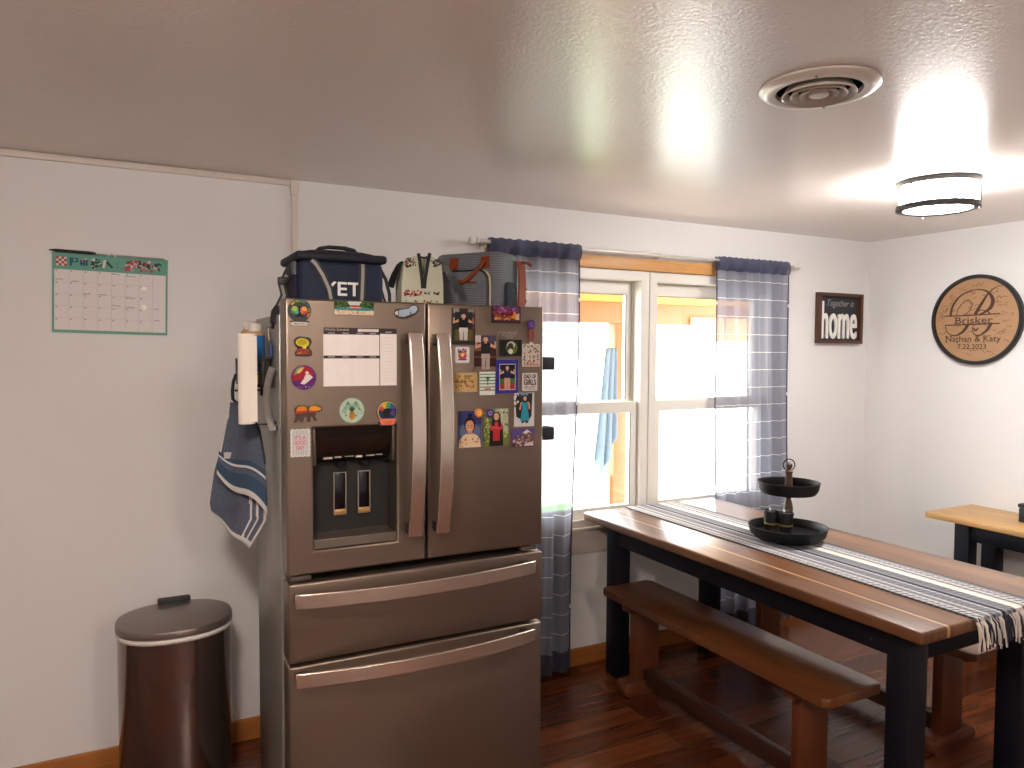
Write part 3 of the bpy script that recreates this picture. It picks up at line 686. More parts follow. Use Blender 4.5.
o, A = card('planner_pad', 'white weekly planner sheet with dark header on the left door', 'planner', .619, 1.556, .222, .172, None, (232, 226, 222), .005)
A.rect(0, .885, .76, 1, (66, 58, 60)); A.rect(.76, .905, 1, 1, (66, 58, 60)); A.rect(0, .475, .76, .525, (62, 54, 60)); A.rect(.755, 0, .765, .94, (58, 50, 52))
A.rect(.46, .935, .745, .985, (232, 222, 216)); A.text('Weekly Schedule', .02, .935, .34, .985, (206, 198, 190), .25)
for y in (.89, .485):
    for x in (.06, .25, .44, .62): A.rect(x, y + .008, x + .09, y + .026, (176, 168, 166))
A.rect(.84, .925, .93, .945, (180, 170, 168))
for x in (.19, .38, .57): A.rect(x - .001, 0, x + .001, .475, (208, 198, 196)); A.rect(x - .001, .525, x + .001, .885, (208, 198, 196))
for j in range(14): A.rect(.80, .06 + j * .06, .97, .063 + j * .06, (198, 188, 186))
A.build('printed_page', o)
w, h = .05, .06; out = cat([(-.020, -.028), (.022, -.028), (.025, -.012), (.018, -.004), (.025, .012), (.020, .025), (.004, .028), (-.014, .028), (-.025, .018), (-.022, .002), (-.016, -.006), (-.023, -.018), (-.020, -.028)], 4)
o, A = card('yellow_magnet', 'small yellow cloud-shaped magnet with a red base on the left door', 'magnet', .450, 1.586, w, h, out[:-1], (34, 26, 20), group=GM)
A.ell(.46, .70, .36, (206, 190, 46), .20); A.ell(.62, .66, .24, (214, 198, 52), .18); A.ell(.46, .70, .26, (176, 160, 40), .13); A.rect(.48, .38, .68, .52, (222, 206, 120)); A.poly([(.10, .12), (.90, .12), (.88, .36), (.5, .42), (.14, .36)], (150, 62, 40)); A.specks(.15, .14, .85, .32, [(210, 150, 90), (90, 40, 30)], 20, .03, 6); A.build('print', o)
w = h = .072
o, A = card('magnet_or_glint_disc', 'red and purple round magnet with white patch, below the yellow magnet', 'magnet', .452, 1.497, w, h, circ(0, 0, .036, 36), (70, 40, 110), group=GM)
A.ell(.5, .5, .48, (96, 40, 110)); A.poly([(.06, .35), (.05, .62), (.2, .86), (.5, .97), (.78, .86), (.92, .66), (.7, .5), (.4, .4)], (160, 36, 48)); A.poly([(.1, .6), (.22, .84), (.36, .93), (.52, .92), (.36, .8), (.2, .62)], (120, 160, 110)); A.poly([(.22, .7), (.36, .86), (.52, .9), (.4, .74), (.3, .66)], (226, 190, 110))
A.poly([(.36, .26), (.52, .22), (.66, .32), (.86, .5), (.74, .62), (.56, .60), (.5, .44)], (232, 216, 210)); A.ell(.63, .68, .07, (232, 216, 210)); A.specks(.25, .08, .75, .16, [(226, 220, 226), (110, 130, 200)], 12, .02, 2); A.build('print', o)
w, h = .088, .062
bear = [(-.040, .012), (-.030, .022), (-.014, .022), (-.004, .018), (.006, .020), (.020, .022), (.038, .014), (.041, .006), (.030, .001), (.022, .000), (.020, -.012), (.026, -.026), (.016, -.024), (.011, -.012), (.006, -.014), (.006, -.027), (-.004, -.027), (-.004, -.014), (-.012, -.012), (-.014, -.026), (-.026, -.026), (-.028, -.018), (-.034, -.028), (-.041, -.027), (-.036, -.010)]
o, A = card('bear_magnet', 'two walking bears magnet with orange sunset on their backs, left door', 'magnet', .464, 1.395, w, h, bear, (64, 42, 30), group=GM)
A.poly([(.10, .56), (.16, .78), (.32, .82), (.44, .76), (.46, .58)], (222, 130, 40)); A.poly([(.52, .6), (.55, .76), (.72, .82), (.90, .70), (.92, .62), (.76, .56)], (226, 150, 50)); A.poly([(.08, .46), (.10, .58), (.46, .60), (.46, .5)], (170, 60, 36)); A.poly([(.5, .5), (.52, .6), (.78, .57), (.72, .5)], (170, 60, 36)); A.specks(.05, .80, .45, .88, [(60, 90, 50)], 9, .02, 2); A.specks(.5, .82, .9, .9, [(150, 120, 60)], 9, .02, 3); A.build('print', o)
w = h = .076
o, A = card('pineapple_magnet', 'round pale green magnet with a pineapple, above the dispenser', 'magnet', .592, 1.397, w, h, circ(0, 0, .0375, 40), (150, 170, 150), group=GM)
A.ell(.5, .5, .47, (184, 208, 188)); A.ell(.5, .30, .13, (186, 132, 50), .17); A.specks(.40, .18, .60, .44, [(130, 86, 34), (220, 176, 80)], 22, .022, 4)
for q in range(7): a = pi * (.15 + .7 * q / 6); A.poly([(.46, .45), (.54, .45), (.5 + .22 * cos(a), .50 + .30 * sin(a))], (46, 92, 50) if q % 2 else (66, 112, 60))
for q, ysc in ((-1, 1), (1, 1)):
    for k in range(5): A.poly([(.5 + q * .05, .74), (.5 + q * (.16 + .06 * k), .86 - .10 * k), (.5 + q * (.24 + .05 * k), .80 - .10 * k)], (60, 120, 84))
A.specks(.14, .25, .36, .6, [(70, 110, 84)], 12, .022, 5); A.specks(.64, .25, .86, .6, [(70, 110, 84)], 12, .022, 6); A.build('print', o)
w, h = .07, .078
o, A = card('souvenir_magnet', 'round rainbow scenery magnet with orange banner, right of the pineapple magnet', 'magnet', .701, 1.384, w, h, [(.0335 * cos(a), .006 + .0335 * sin(a)) for a in [radians(-58 + 296 * i / 40) for i in range(41)]] + [(-.030, -.023), (-.026, -.037), (.026, -.037), (.030, -.023)], (30, 30, 40), group=GM)
A.ell(.5, .58, .45, (206, 170, 100)); A.ell(.52, .57, .41, (40, 50, 90)); A.poly([(.16, .66), (.30, .88), (.5, .95), (.52, .72)], (206, 180, 60)); A.poly([(.42, .74), (.5, .95), (.66, .93), (.62, .7)], (70, 150, 80)); A.poly([(.60, .72), (.66, .93), (.82, .8), (.86, .66)], (60, 90, 170)); A.poly([(.14, .66), (.22, .8), (.36, .72), (.3, .6)], (200, 70, 50)); A.ell(.5, .52, .2, (30, 34, 40)); A.ell(.74, .52, .12, (90, 60, 120))
A.poly([(.12, .24), (.24, .30), (.80, .30), (.92, .24), (.84, .14), (.80, .06), (.24, .06), (.2, .14)], (226, 120, 84)); A.specks(.34, .12, .70, .22, [(120, 50, 40)], 16, .018, 7); A.build('print', o)
w, h = .058, .082; out = []
for i in range(4): out += [(-.029 + .0145 * (i + .5) + .0072 * cos(a), -.037 + .004 * sin(a)) for a in (-2.6, -1.57, -.54)]
for j in range(6): out += [(.0255 + .0035 * sin(a), -.037 + .0124 * (j + .5) - .0062 * cos(a)) for a in (.5, 1.57, 2.64)]
out += [(-a, -b) for a, b in list(out)]
o, A = card('stamp_magnet', 'scalloped white stamp-shaped magnet with pink lettering left of the dispenser', 'magnet', .441, 1.308, w, h, out, (198, 196, 194), group=GM)
for i in range(9): A.rect(.13 + i * .085, .06, .16 + i * .085, .94, (150, 158, 160))
A.rect(.19, .24, .78, .80, (206, 200, 200)); A.text("IT'S A", .22, .62, .76, .76, (196, 90, 110), 0, .0003); A.text('GOOD', .20, .44, .78, .58, (204, 84, 106), 0, .0003); A.text('DAY', .30, .26, .68, .40, (190, 84, 106), 0, .0003); A.build('print', o)
# -- right door: photographs
DK = (26, 20, 18); SK = (206, 160, 132)
o, A = card('framed_photo', 'black framed photograph of a person in a black shirt, beside the right door handle', 'photograph', .952, 1.653, .080, .115, None, (22, 18, 18), .006, GP)
A.rect(.05, .86, .30, .99, (150, 140, 132)); A.rect(.30, .93, .68, .99, (60, 44, 40)); A.rect(.68, .86, .96, .99, (140, 132, 126)); A.rect(.12, .11, .88, .90, (44, 40, 46)); A.rect(.12, .11, .88, .42, (92, 88, 34)); A.person(.49, .12, .86, (22, 20, 24), (206, 198, 196), SK, (60, 40, 30), .40, 'up'); A.rect(.88, .11, .92, .9, (110, 60, 50)); A.build('print', o)
o, A = card('panorama_magnet', 'wide purple and orange sunset magnet at the top right corner of the right door', 'magnet', 1.104, 1.695, .107, .056, None, (26, 12, 20), .004, GR)
A.rect(.06, .14, .96, .96, (120, 60, 110)); A.rect(.06, .14, .96, .62, (104, 24, 34)); A.specks(.08, .62, .95, .95, [(160, 110, 170), (90, 40, 100)], 22, .05, 1); A.specks(.08, .34, .8, .78, [(120, 24, 36), (70, 14, 26), (150, 50, 60)], 40, .045, 2); A.specks(.1, .2, .7, .44, [(190, 110, 40), (120, 60, 30)], 26, .03, 3); A.poly([(.68, .3), (.78, .74), (.86, .5), (.84, .22)], (222, 140, 50)); A.poly([(.82, .2), (.84, .52), (.95, .6), (.95, .2)], (222, 180, 170)); A.specks(.1, .20, .62, .30, [(230, 190, 90)], 26, .02, 4); A.build('print', o)
P = plane_y(1.11, YF, 1.632); mb = MB(); put_text(mb, 'reggi', P, -.036, .036, -.013, .013, .001, mat((146, 138, 130), .4), .3, .001, .0003)
o = mb.build('word_magnet', origin=(1.11, YF, 1.632), flat=True); tag(o, 'thin pale script-lettering magnet under the purple sunset magnet', 'magnet', GR)
o, A = card('photo_print', 'photograph of a person in dark top and pale shorts before a brown wall', 'photograph', 1.030, 1.570, .078, .112, None, (50, 30, 26), .0018, GP)
A.rect(0, 0, 1, 1, (62, 30, 26)); A.rect(0, .80, 1, 1, (70, 66, 90)); A.rect(0, .80, .3, 1, (206, 190, 180)); A.rect(0, .55, .3, .76, (120, 84, 66)); A.rect(0, .36, 1, .40, (110, 70, 54)); A.rect(0, 0, 1, .10, (120, 100, 96)); A.person(.52, .02, .98, (34, 30, 38), (176, 160, 150), SK, (70, 44, 34), .42, 'up'); A.build('print', o)
o, A = card('framed_photo', 'dark landscape photograph with an oval white and green figure, right door', 'photograph', 1.121, 1.586, .084, .055, None, (16, 16, 14), .004, GP)
A.rect(.04, .06, .96, .94, (24, 28, 18)); A.ell(.55, .52, .26, (96, 116, 54)); A.specks(.34, .25, .8, .85, [(70, 96, 40), (50, 70, 30)], 22, .04, 1); A.ell(.52, .68, .18, (200, 196, 180), .2); A.ell(.50, .58, .13, (70, 50, 36), .22); A.ell(.50, .30, .10, (214, 208, 196), .16); A.build('print', o)
o, A = card('square_magnet', 'small white square magnet with an orange and blue picture', 'magnet', .949, 1.563, .049, .051, rrect(-.0245, -.0255, .0245, .0255, .006), (206, 204, 206), .003, GR)
A.rect(.08, .08, .92, .92, (222, 220, 222)); A.ell(.5, .5, .32, (210, 130, 90)); A.poly([(.2, .5), (.8, .5), (.76, .3), (.5, .2), (.24, .3)], (190, 70, 60)); A.specks(.2, .62, .8, .86, [(60, 70, 110), (180, 90, 70)], 12, .07, 3); A.rect(.2, .16, .8, .26, (70, 90, 150)); A.ell(.5, .5, .12, (236, 196, 140)); A.build('print', o)
o, A = card('map_card', 'tan hand-drawn map card beside the right door handle', 'card', .960, 1.475, .084, .061, None, (186, 152, 98), .002, GR)
A.rect(.02, .02, .98, .98, (196, 162, 106)); A.specks(.05, .5, .95, .62, [(120, 84, 50), (150, 110, 66)], 34, .035, 1); A.specks(.1, .1, .9, .45, [(132, 96, 58)], 22, .03, 2); A.rect(.44, .80, .78, .86, (110, 80, 52)); A.rect(.44, .70, .7, .75, (120, 88, 58)); A.poly([(.45, .5), (.5, .52), (.58, .3), (.54, .28)], (120, 84, 50)); A.ell(.26, .82, .05, (150, 112, 70)); A.build('print', o)
w, h = .056, .074; out = []
for i in range(5): out += [(-.028 + .0112 * (i + .5) + .0055 * cos(a), -.034 - .003 + .003 * sin(a)) for a in (-2.6, -1.57, -.54)]
out += [(.028, .036), (-.028, .036)]
o, A = card('palm_magnet', 'white and green striped magnet with a palm tree, left of the blue-framed photograph', 'magnet', 1.038, 1.472, w, h, out, (206, 212, 200), .003, GR)
for j in range(6): A.rect(0, .16 + .14 * j, 1, .21 + .14 * j, (96, 140, 116))
A.rect(.49, .40, .54, .66, (70, 60, 40))
for q in range(9): a = pi * (-.12 + 1.24 * q / 8); A.poly([(.47, .66), (.56, .66), (.515 + .30 * cos(a), .66 + .20 * sin(a))], (44, 100, 50))
A.rect(.30, .20, .72, .28, (206, 120, 116)); A.build('print', o)
o, A = card('framed_photo', 'blue bordered photograph of a person in a dark top on red and green ground', 'photograph', 1.109, 1.492, .080, .110, None, (44, 44, 120), .004, GP)
A.rect(0, 0, 1, 1, (48, 46, 140)); A.specks(.02, .02, .98, .98, [(90, 100, 190), (36, 30, 110)], 60, .03, 5); A.rect(.14, .10, .88, .88, (206, 206, 212)); A.rect(.16, .12, .86, .86, (24, 26, 34)); A.rect(.16, .12, .86, .44, (74, 104, 46)); A.rect(.16, .12, .86, .26, (176, 40, 40)); A.person(.50, .13, .83, (36, 34, 70), (190, 150, 124), SK, (50, 34, 30), .30, 'up', True); A.build('print', o)
o, A = card('word_magnet', 'white rounded card magnet reading DAD OF GIRLS', 'magnet', 1.195, 1.473, .057, .060, rrect(-.0285, -.03, .0285, .03, .005), (196, 190, 184), .003, GR)
A.text('DAD OF', .10, .70, .90, .92, (46, 40, 42), 0, .0007); A.text('GIRLS', .10, .34, .90, .64, (46, 40, 42), 0, .0009)
for j in range(3): A.specks(.10, .10 + .07 * j, .90, .13 + .07 * j, [(90, 84, 84), (120, 110, 110)], 22, .022, j)
A.build('print', o)
o, A = card('photo_print', 'white-edged photograph of a person in a turquoise dress, right edge of the door', 'photograph', 1.175, 1.381, .076, .113, None, (206, 206, 206), .0018, GP)
A.rect(0, 0, 1, 1, (206, 204, 200)); A.poly([(.1, .3), (.05, .8), (.2, .98), (.9, .98), (.86, .3), (.6, .1)], (44, 44, 46)); A.poly([(.3, .92), (.7, .92), (.62, 1), (.36, 1)], (110, 150, 180)); A.poly([(.30, .16), (.76, .16), (.66, .56), (.68, .74), (.38, .74), (.40, .56)], (44, 150, 172)); A.poly([(.38, .74), (.30, .70), (.24, .5), (.32, .5)], SK); A.poly([(.68, .74), (.76, .7), (.8, .52), (.72, .5)], SK); A.ell(.53, .82, .14, (40, 26, 24), .12); A.ell(.53, .83, .085, SK, .07); A.poly([(.36, .10), (.48, .10), (.48, .17), (.36, .17)], (60, 60, 80)); A.poly([(.56, .10), (.70, .10), (.70, .17), (.56, .17)], (60, 60, 80)); A.specks(.0, .6, .2, .98, [(220, 214, 206), (90, 80, 70)], 14, .05, 3); A.build('print', o)
o, A = card('mountain_magnet', 'picture magnet of a snowy mountain under a purple sky, lowest right on the door', 'magnet', 1.172, 1.286, .084, .059, None, (90, 66, 110), .003, GR)
A.rect(0, 0, 1, 1, (88, 72, 140)); A.poly([(0, 0), (0, .42), (.25, .62), (.5, .84), (.66, .98), (.8, .86), (1, .66), (1, 0)], (110, 84, 86)); A.poly([(.45, .8), (.66, .98), (.86, .78), (.72, .82), (.62, .72)], (222, 210, 214)); A.specks(.02, .03, .98, .6, [(72, 50, 58), (150, 120, 120), (196, 176, 176)], 60, .045, 6); A.poly([(.5, .05), (.96, .05), (.9, .28), (.6, .2)], (206, 190, 186)); A.build('print', o)
o, A = card('photo_print', 'school portrait of a smiling child in a cream top on a blue backdrop', 'photograph', .976, 1.324, .082, .118, None, (40, 44, 84), .0018, GP)
A.rect(0, 0, 1, 1, (70, 84, 128)); A.rect(0, .62, 1, 1, (54, 56, 112)); A.ell(.5, .42, .45, (96, 108, 142), .26); A.ell(.5, .62, .24, (34, 24, 24), .22); A.ell(.5, .88, .0 + .10, (34, 24, 24), .05)
A.poly([(.02, 0), (.06, .22), (.24, .34), (.40, .38), (.62, .38), (.8, .33), (.94, .22), (.98, 0)], (222, 196, 160)); A.poly([(.40, .36), (.62, .36), (.58, .46), (.44, .46)], (196, 130, 100)); A.ell(.5, .58, .18, (210, 150, 118), .17); A.poly([(.3, .66), (.38, .8), (.6, .82), (.72, .68), (.6, .74), (.42, .73)], (34, 24, 24)); A.ell(.43, .60, .022, (30, 20, 20)); A.ell(.58, .60, .022, (30, 20, 20)); A.poly([(.42, .50), (.5, .47), (.59, .50), (.5, .49)], (240, 226, 220)); A.ell(.50, .55, .02, (190, 124, 96)); A.specks(.08, .03, .92, .32, [(40, 26, 30), (160, 70, 60)], 20, .03, 2); A.build('print', o)
o, A = card('photo_print', 'photograph of a dark-haired child in a red dress with arms folded before greenery', 'photograph', 1.071, 1.326, .088, .122, None, (100, 104, 70), .0018, GP)
A.rect(0, 0, 1, 1, (110, 122, 62)); A.rect(.45, .3, 1, 1, (170, 178, 150)); A.specks(.0, .0, .98, .98, [(150, 160, 60), (70, 86, 40), (186, 190, 120), (206, 206, 170)], 80, .05, 3); A.poly([(.20, 0), (.24, .5), (.5, .6), (.78, .5), (.78, 0)], (30, 22, 24)); A.poly([(.22, .5), (.34, .68), (.66, .68), (.80, .5), (.70, .42), (.3, .42)], (196, 56, 62)); A.rect(.36, .14, .64, .46, (180, 44, 50)); A.ell(.5, .78, .17, (40, 30, 26), .14); A.poly([(.34, .78), (.30, .52), (.42, .52), (.44, .74)], (34, 24, 22)); A.poly([(.66, .78), (.70, .52), (.58, .52), (.56, .74)], (34, 24, 22)); A.ell(.5, .79, .11, (206, 156, 128), .10); A.ell(.46, .80, .014, (30, 20, 20)); A.ell(.54, .80, .014, (30, 20, 20)); A.poly([(.30, .50), (.60, .44), (.60, .49), (.32, .55)], (206, 70, 74)); A.build('print', o)
# -- round button magnets
def button(label, x, z, r, rgb, rgb2, d, group=GR):
    T = lambda a, b, c: (x + a, YF - d - c, z + b)
    o = MB(T).lathe([(r, 0), (r, .004), (r * .8, .007), (.0005, .0075)], 0, 0, mat(rgb, .3), 28).build('button_magnet', origin=(x, YF - d, z)); tag(o, label, 'magnet', group)
    MB(T).lathe([(r * .55, .0072), (r * .5, .0088), (r * .3, .0088), (r * .25, .0074)], 0, 0, mat(rgb2, .3), 24).build('print', o)
    return o
button('purple button magnet holding up the red cord', 1.199, 1.665, .0155, (70, 44, 120), (120, 90, 170), .001)
button('orange button magnet on the blue school portrait', 1.006, 1.375, .0145, (206, 130, 54), (236, 180, 100), .0032)
button('purple button magnet on the photograph of the child in red', 1.045, 1.374, .0145, (62, 46, 104), (130, 120, 170), .0032)
# -- card on a red cord
o, A = card('hanging_tag', 'pale printed tag hanging on a red cord from the purple button magnet', 'tag', 1.200, 1.562, .068, .076, rrect(-.034, -.038, .034, .038, .005), (190, 182, 168), .0025)
for j in range(4):
    for i in range(5): A.specks(.06 + i * .18, .16 + j * .21, .20 + i * .18, .32 + j * .21, [(160, 70, 66), (90, 80, 76), (96, 120, 90), (206, 190, 176)], 4, .05, i * 7 + j)
A.rect(.08, .06, .92, .13, (196, 130, 120)); A.build('print', o)
RED = mat((170, 40, 34), .6)
c = MB(); c.tube([(1.196, YF - .005, 1.650), (1.192, YF - .004, 1.63), (1.196, YF - .003, 1.604)], .0022, RED, 6); c.tube([(1.203, YF - .005, 1.650), (1.209, YF - .004, 1.63), (1.203, YF - .003, 1.604)], .0022, RED, 6); c.box(1.193, 1.206, YF - .0045, YF - .0015, 1.596, 1.607, mat((220, 214, 210), .4), .001); c.build('cord', o)

# ------------------------------------------------------------------ on top of the refrigerator
TOP = 1.683
NAVY = mat((18, 32, 58), .75, var=.12, scale=60, bump=.2, bscale=500); NAVY2 = mat((15, 19, 34), .7, var=.1, scale=80)
WEB = mat((48, 48, 54), .8, var=.15, scale=200); WEB2 = mat((150, 148, 142), .8, var=.1, scale=200)
r = thing('cooler_bag', 'navy blue soft cooler bag with grey strap webbing on the refrigerator', 'cooler bag', (.60, 2.40, TOP))
bx0, bx1, by0, by1 = .462, .724, 2.268, 2.51
o = MB().box(bx0, bx1, by0, by1, TOP, 1.850, NAVY, .022, 4).build('body', r)
mb = MB(); mb.box(bx0 - .012, bx1 + .008, by0 - .010, by1 + .008, 1.846, 1.872, NAVY2, .010, 3); mb.build('lid_rim', r)
mb = MB()
def lid(u, v):
    q = (1 - (2 * u - 1) ** 4) * (1 - (2 * v - 1) ** 4); return (bx0 - .008 + (bx1 - bx0 + .012) * u, by0 - .006 + (by1 - by0 + .010) * v, 1.866 + .022 * q)
mb.grid(lid, 20, 20, NAVY2); o = mb.build('lid', r)
MB().strap([(.535, 2.38, 1.882), (.545, 2.38, 1.897), (.575, 2.38, 1.903), (.625, 2.38, 1.903), (.655, 2.38, 1.897), (.668, 2.38, 1.882)], (0, 1, 0), .035, .008, NAVY2).build('top_handle', r)
def webbing(pts, w, parent, wd=(1, 0, 0)):
    s = MB().strap(pts, wd, w, .004, WEB).build('strap', parent)
    q = MB().strap([tuple(Vector(p) + Vector((0, -.0026, 0))) for p in pts], wd, w * .4, .001, WEB2).build('stripe', s); return s
webbing([(.497, 2.264, 1.846), (.510, 2.261, 1.832), (.530, 2.260, 1.800), (.548, 2.260, 1.760), (.556, 2.261, 1.715), (.556, 2.263, 1.690)], .024, r)
webbing([(.653, 2.264, 1.842), (.652, 2.260, 1.815), (.650, 2.260, 1.76), (.647, 2.261, 1.70)], .024, r)
mb = MB(); P = plane_y(0, by0, 0); put_text(mb, 'YETI', P, .530, .660, 1.7435, 1.7835, .0012, mat((232, 230, 224), .5), 0, .0006, .0011); mb.build('lettering', r, flat=True)
# mesh side pocket and dangling webbing on the left
MB().box(bx0 - .012, bx0 + .002, by0 + .03, by1 - .03, TOP + .004, 1.80, mat((34, 30, 52), .9, var=.35, scale=260), .006).build('side_pocket', r)
MB().box(bx0 - .008, bx0 + .002, by0 + .05, by0 + .12, 1.805, 1.846, mat((110, 110, 116), .8, var=.2, scale=120), .003).build('side_patch', r)
sp_ = [(bx0 - .003, 2.36, 1.838), (bx0 - .020, 2.352, 1.806), (bx0 - .036, 2.345, 1.772), (bx0 - .030, 2.34, 1.742), (bx0 - .046, 2.335, 1.708), (bx0 - .060, 2.33, 1.690), (bx0 - .066, 2.325, 1.655)]
s = MB().strap(sp_, (1, .25, 0), .026, .004, WEB).build('strap', r)
MB().strap([(x - .002, y - .0032, z) for x, y, z in sp_[1:5]], (1, .25, 0), .010, .001, WEB2).build('stripe', s)
MB().box(bx0 - .050, bx0 - .018, 2.335, 2.350, 1.774, 1.798, BLACK, .004).build('buckle', r)
MB().tube([(bx1 - .004, 2.30, 1.835), (bx1 + .012, 2.29, 1.80), (bx1 + .022, 2.285, 1.755), (bx1 + .024, 2.285, 1.690)], .0055, WEB, 8).build('strap', r)
MB().tube([(bx1 - .002, 2.32, 1.80), (bx1 + .006, 2.30, 1.75), (bx1 + .022, 2.287, 1.690)], .004, WEB, 8).build('strap', r)

# small cream bag
CREAM = mat((188, 191, 170), .7, var=.05, scale=30, bump=.1)
r = thing('cream_bag', 'small cream bag with black shoulder straps and a printed lower band, between the larger bags', 'bag', (.857, 2.32, TOP))
poly = [(.786, TOP), (.932, TOP), (.930, 1.80), (.924, 1.858), (.895, 1.882), (.880, 1.886), (.864, 1.800), (.858, 1.800), (.845, 1.886), (.828, 1.880), (.794, 1.852), (.787, 1.78)]
MB().prism(poly, 2.285, 2.345, CREAM, lambda u, v, d: (u, d, v)).build('body', r, flat=True)
MB().box(.848, .876, 2.318, 2.330, 1.80, 1.872, mat((222, 216, 200), .6)).build('lining', r)
MB().strap([(.843, 2.2825, 1.890), (.848, 2.282, 1.862), (.855, 2.282, 1.81), (.858, 2.282, 1.778)], (1, 0, 0), .011, .003, BLACK).build('strap', r)
MB().strap([(.882, 2.2825, 1.893), (.875, 2.282, 1.862), (.866, 2.282, 1.81), (.863, 2.2815, 1.778)], (1, 0, 0), .011, .003, BLACK).build('strap', r)
MB().tube([(.846, 2.283, 1.879), (.862, 2.281, 1.876), (.878, 2.283, 1.880)], .0035, BLACK, 8).build('strap_bridge', r)
MB().strap([(.796, 2.31, 1.862), (.783, 2.30, 1.850), (.768, 2.295, 1.820), (.752, 2.295, 1.778)], (.6, -.5, .3), .022, .006, BLACK, [.010, .016, .022, .024]).build('side_strap', r)
MB().strap([(.922, 2.30, 1.866), (.938, 2.285, 1.852), (.958, 2.276, 1.815), (.980, 2.274, 1.776)], (.6, -.3, .3), .022, .006, BLACK, [.012, .018, .022, .024]).build('side_strap', r)
P = plane_y(.858, 2.285, 1.785); A = Art(P, .140, .20, .0004)
A.specks(.06, .34, .52, .42, [(180, 50, 50), (206, 110, 100), (50, 40, 40)], 26, .03, 1); A.specks(.55, .36, .92, .42, [(40, 36, 36), (90, 80, 76)], 16, .025, 2); A.poly([(.42, 0), (.86, 0), (.86, .22), (.70, .26), (.48, .24)], (206, 176, 120)); A.specks(.05, .02, .9, .28, [(50, 40, 40), (170, 60, 56), (206, 150, 120), (120, 90, 80)], 30, .03, 3)
A.specks(.08, .80, .34, .93, [(50, 50, 46), (90, 84, 76), (140, 90, 80)], 26, .03, 4); A.specks(.70, .82, .93, .94, [(50, 50, 46), (90, 90, 80)], 26, .028, 5); A.build('print', r)

# grey backpack with leather handles, turned so that its right side shows
GREYF = None
def striped(name, a, b, period, axis=2):
    m, nt, bb = newmat(name); N, L = nt.nodes, nt.links
    tc = N.new('ShaderNodeTexCoord'); sp = N.new('ShaderNodeSeparateXYZ'); L.new(tc.outputs['Object'], sp.inputs[0])
    dv = N.new('ShaderNodeMath'); dv.operation = 'DIVIDE'; dv.inputs[1].default_value = period; L.new(sp.outputs[axis], dv.inputs[0])
    ad = N.new('ShaderNodeMath'); ad.operation = 'ADD'; ad.inputs[1].default_value = 1000; L.new(dv.outputs[0], ad.inputs[0])
    fr = N.new('ShaderNodeMath'); fr.operation = 'FRACT'; L.new(ad.outputs[0], fr.inputs[0])
    gt = N.new('ShaderNodeMath'); gt.operation = 'GREATER_THAN'; gt.inputs[1].default_value = .5; L.new(fr.outputs[0], gt.inputs[0])
    mx = N.new('ShaderNodeMix'); mx.data_type = 'RGBA'; mx.inputs['A'].default_value = lin(a); mx.inputs['B'].default_value = lin(b); L.new(gt.outputs[0], mx.inputs['Factor'])
    L.new(mx.outputs['Result'], bb.inputs['Base Color']); bb.inputs['Roughness'].default_value = .8
    return m
GREYF = striped('striped_canvas', (80, 84, 90), (116, 120, 126), .006); LEA = mat((122, 54, 24), .65, var=.12, scale=60, spec=.25)
ba = radians(55); BO = (1.140, 2.285)
def B(x, y, z): return (BO[0] + x * cos(ba) + y * sin(ba), BO[1] - x * sin(ba) + y * cos(ba), z)
r = thing('backpack', 'grey striped backpack with brown leather handles, right end of refrigerator top', 'backpack', (BO[0], BO[1], TOP))
W_, D_, T_ = .275, .150, 1.922
mb = MB(B); bm = bmesh.new(); bmesh.ops.create_cube(bm, size=1)
for v in bm.verts: v.co = (-W_ / 2 + v.co.x * W_, D_ / 2 + v.co.y * D_, (TOP + T_) / 2 + v.co.z * (T_ - TOP))
bmesh.ops.bevel(bm, geom=list(bm.edges), offset=.03, segments=5, profile=.5, affect='EDGES')
mb.frombm(bm, GREYF); mb.build('body', r)
pk = rrect(-.235, TOP + .004, -.040, 1.852, .03); mb = MB(B); mb.prism(pk, -.022, .004, GREYF, lambda u, v, d: (u, d, v), .006); fpk = mb.build('front_pocket', r)
c = [(-.232, 1.842), (-.200, 1.853), (-.12, 1.853), (-.068, 1.853), (-.046, 1.835), (-.040, 1.80), (-.040, 1.75), (-.040, 1.705)]
MB(B).tube([(x, -.019, z) for x, z in cat([(a, b) for a, b in c], 4)], .0042, BLACK, 8).build('zip_edge', fpk)
MB(B).tube([(x + .007, -.012, z + .002) for x, z in cat(c[3:], 4)], .0034, mat((186, 170, 140), .5), 8).build('piping', fpk)
MB(B).box(-.115, -.078, -.0235, -.0215, 1.808, 1.816, mat((120, 50, 40), .6), .0005).build('leather_tag', fpk)
for x in (-.185, -.058):
    MB(B).strap([(x, -.002, 1.902), (x, -.004, 1.880), (x, -.004, 1.862)], (1, 0, 0), .034, .004, LEA).build('handle_tab', r)
hp = cat([(-.185, -.006, 1.866), (-.182, -.022, 1.835), (-.165, -.030, 1.818), (-.145, -.032, 1.812), (-.120, -.032, 1.818), (-.095, -.026, 1.838), (-.072, -.016, 1.862), (-.058, -.006, 1.885)], 4)
MB(B).tube(hp, .0075, LEA, 10).build('handle', r)
dk = rrect(.030, TOP + .003, D_ - .045, 1.815, .02); mb = MB(B); mb.prism(dk, -.001, .012, mat((34, 40, 50), .85, var=.25, scale=200), lambda u, v, d: (d, u, v), .004); mb.build('side_pocket', r)
s = MB(B).strap([(.004, D_ - .022, 1.895), (.016, D_ - .020, 1.875), (.018, D_ - .018, 1.82), (.017, D_ - .020, 1.75), (.013, D_ - .022, TOP + .002)], (0, 1, 0), .050, .006, LEA).build('leather_strap', r)
MB(B).tube([(.012, D_ - .005, 1.892), (.022, D_ + .015, 1.893), (.030, D_ + .03, 1.884)], .006, LEA, 8).build('strap_loop', s)
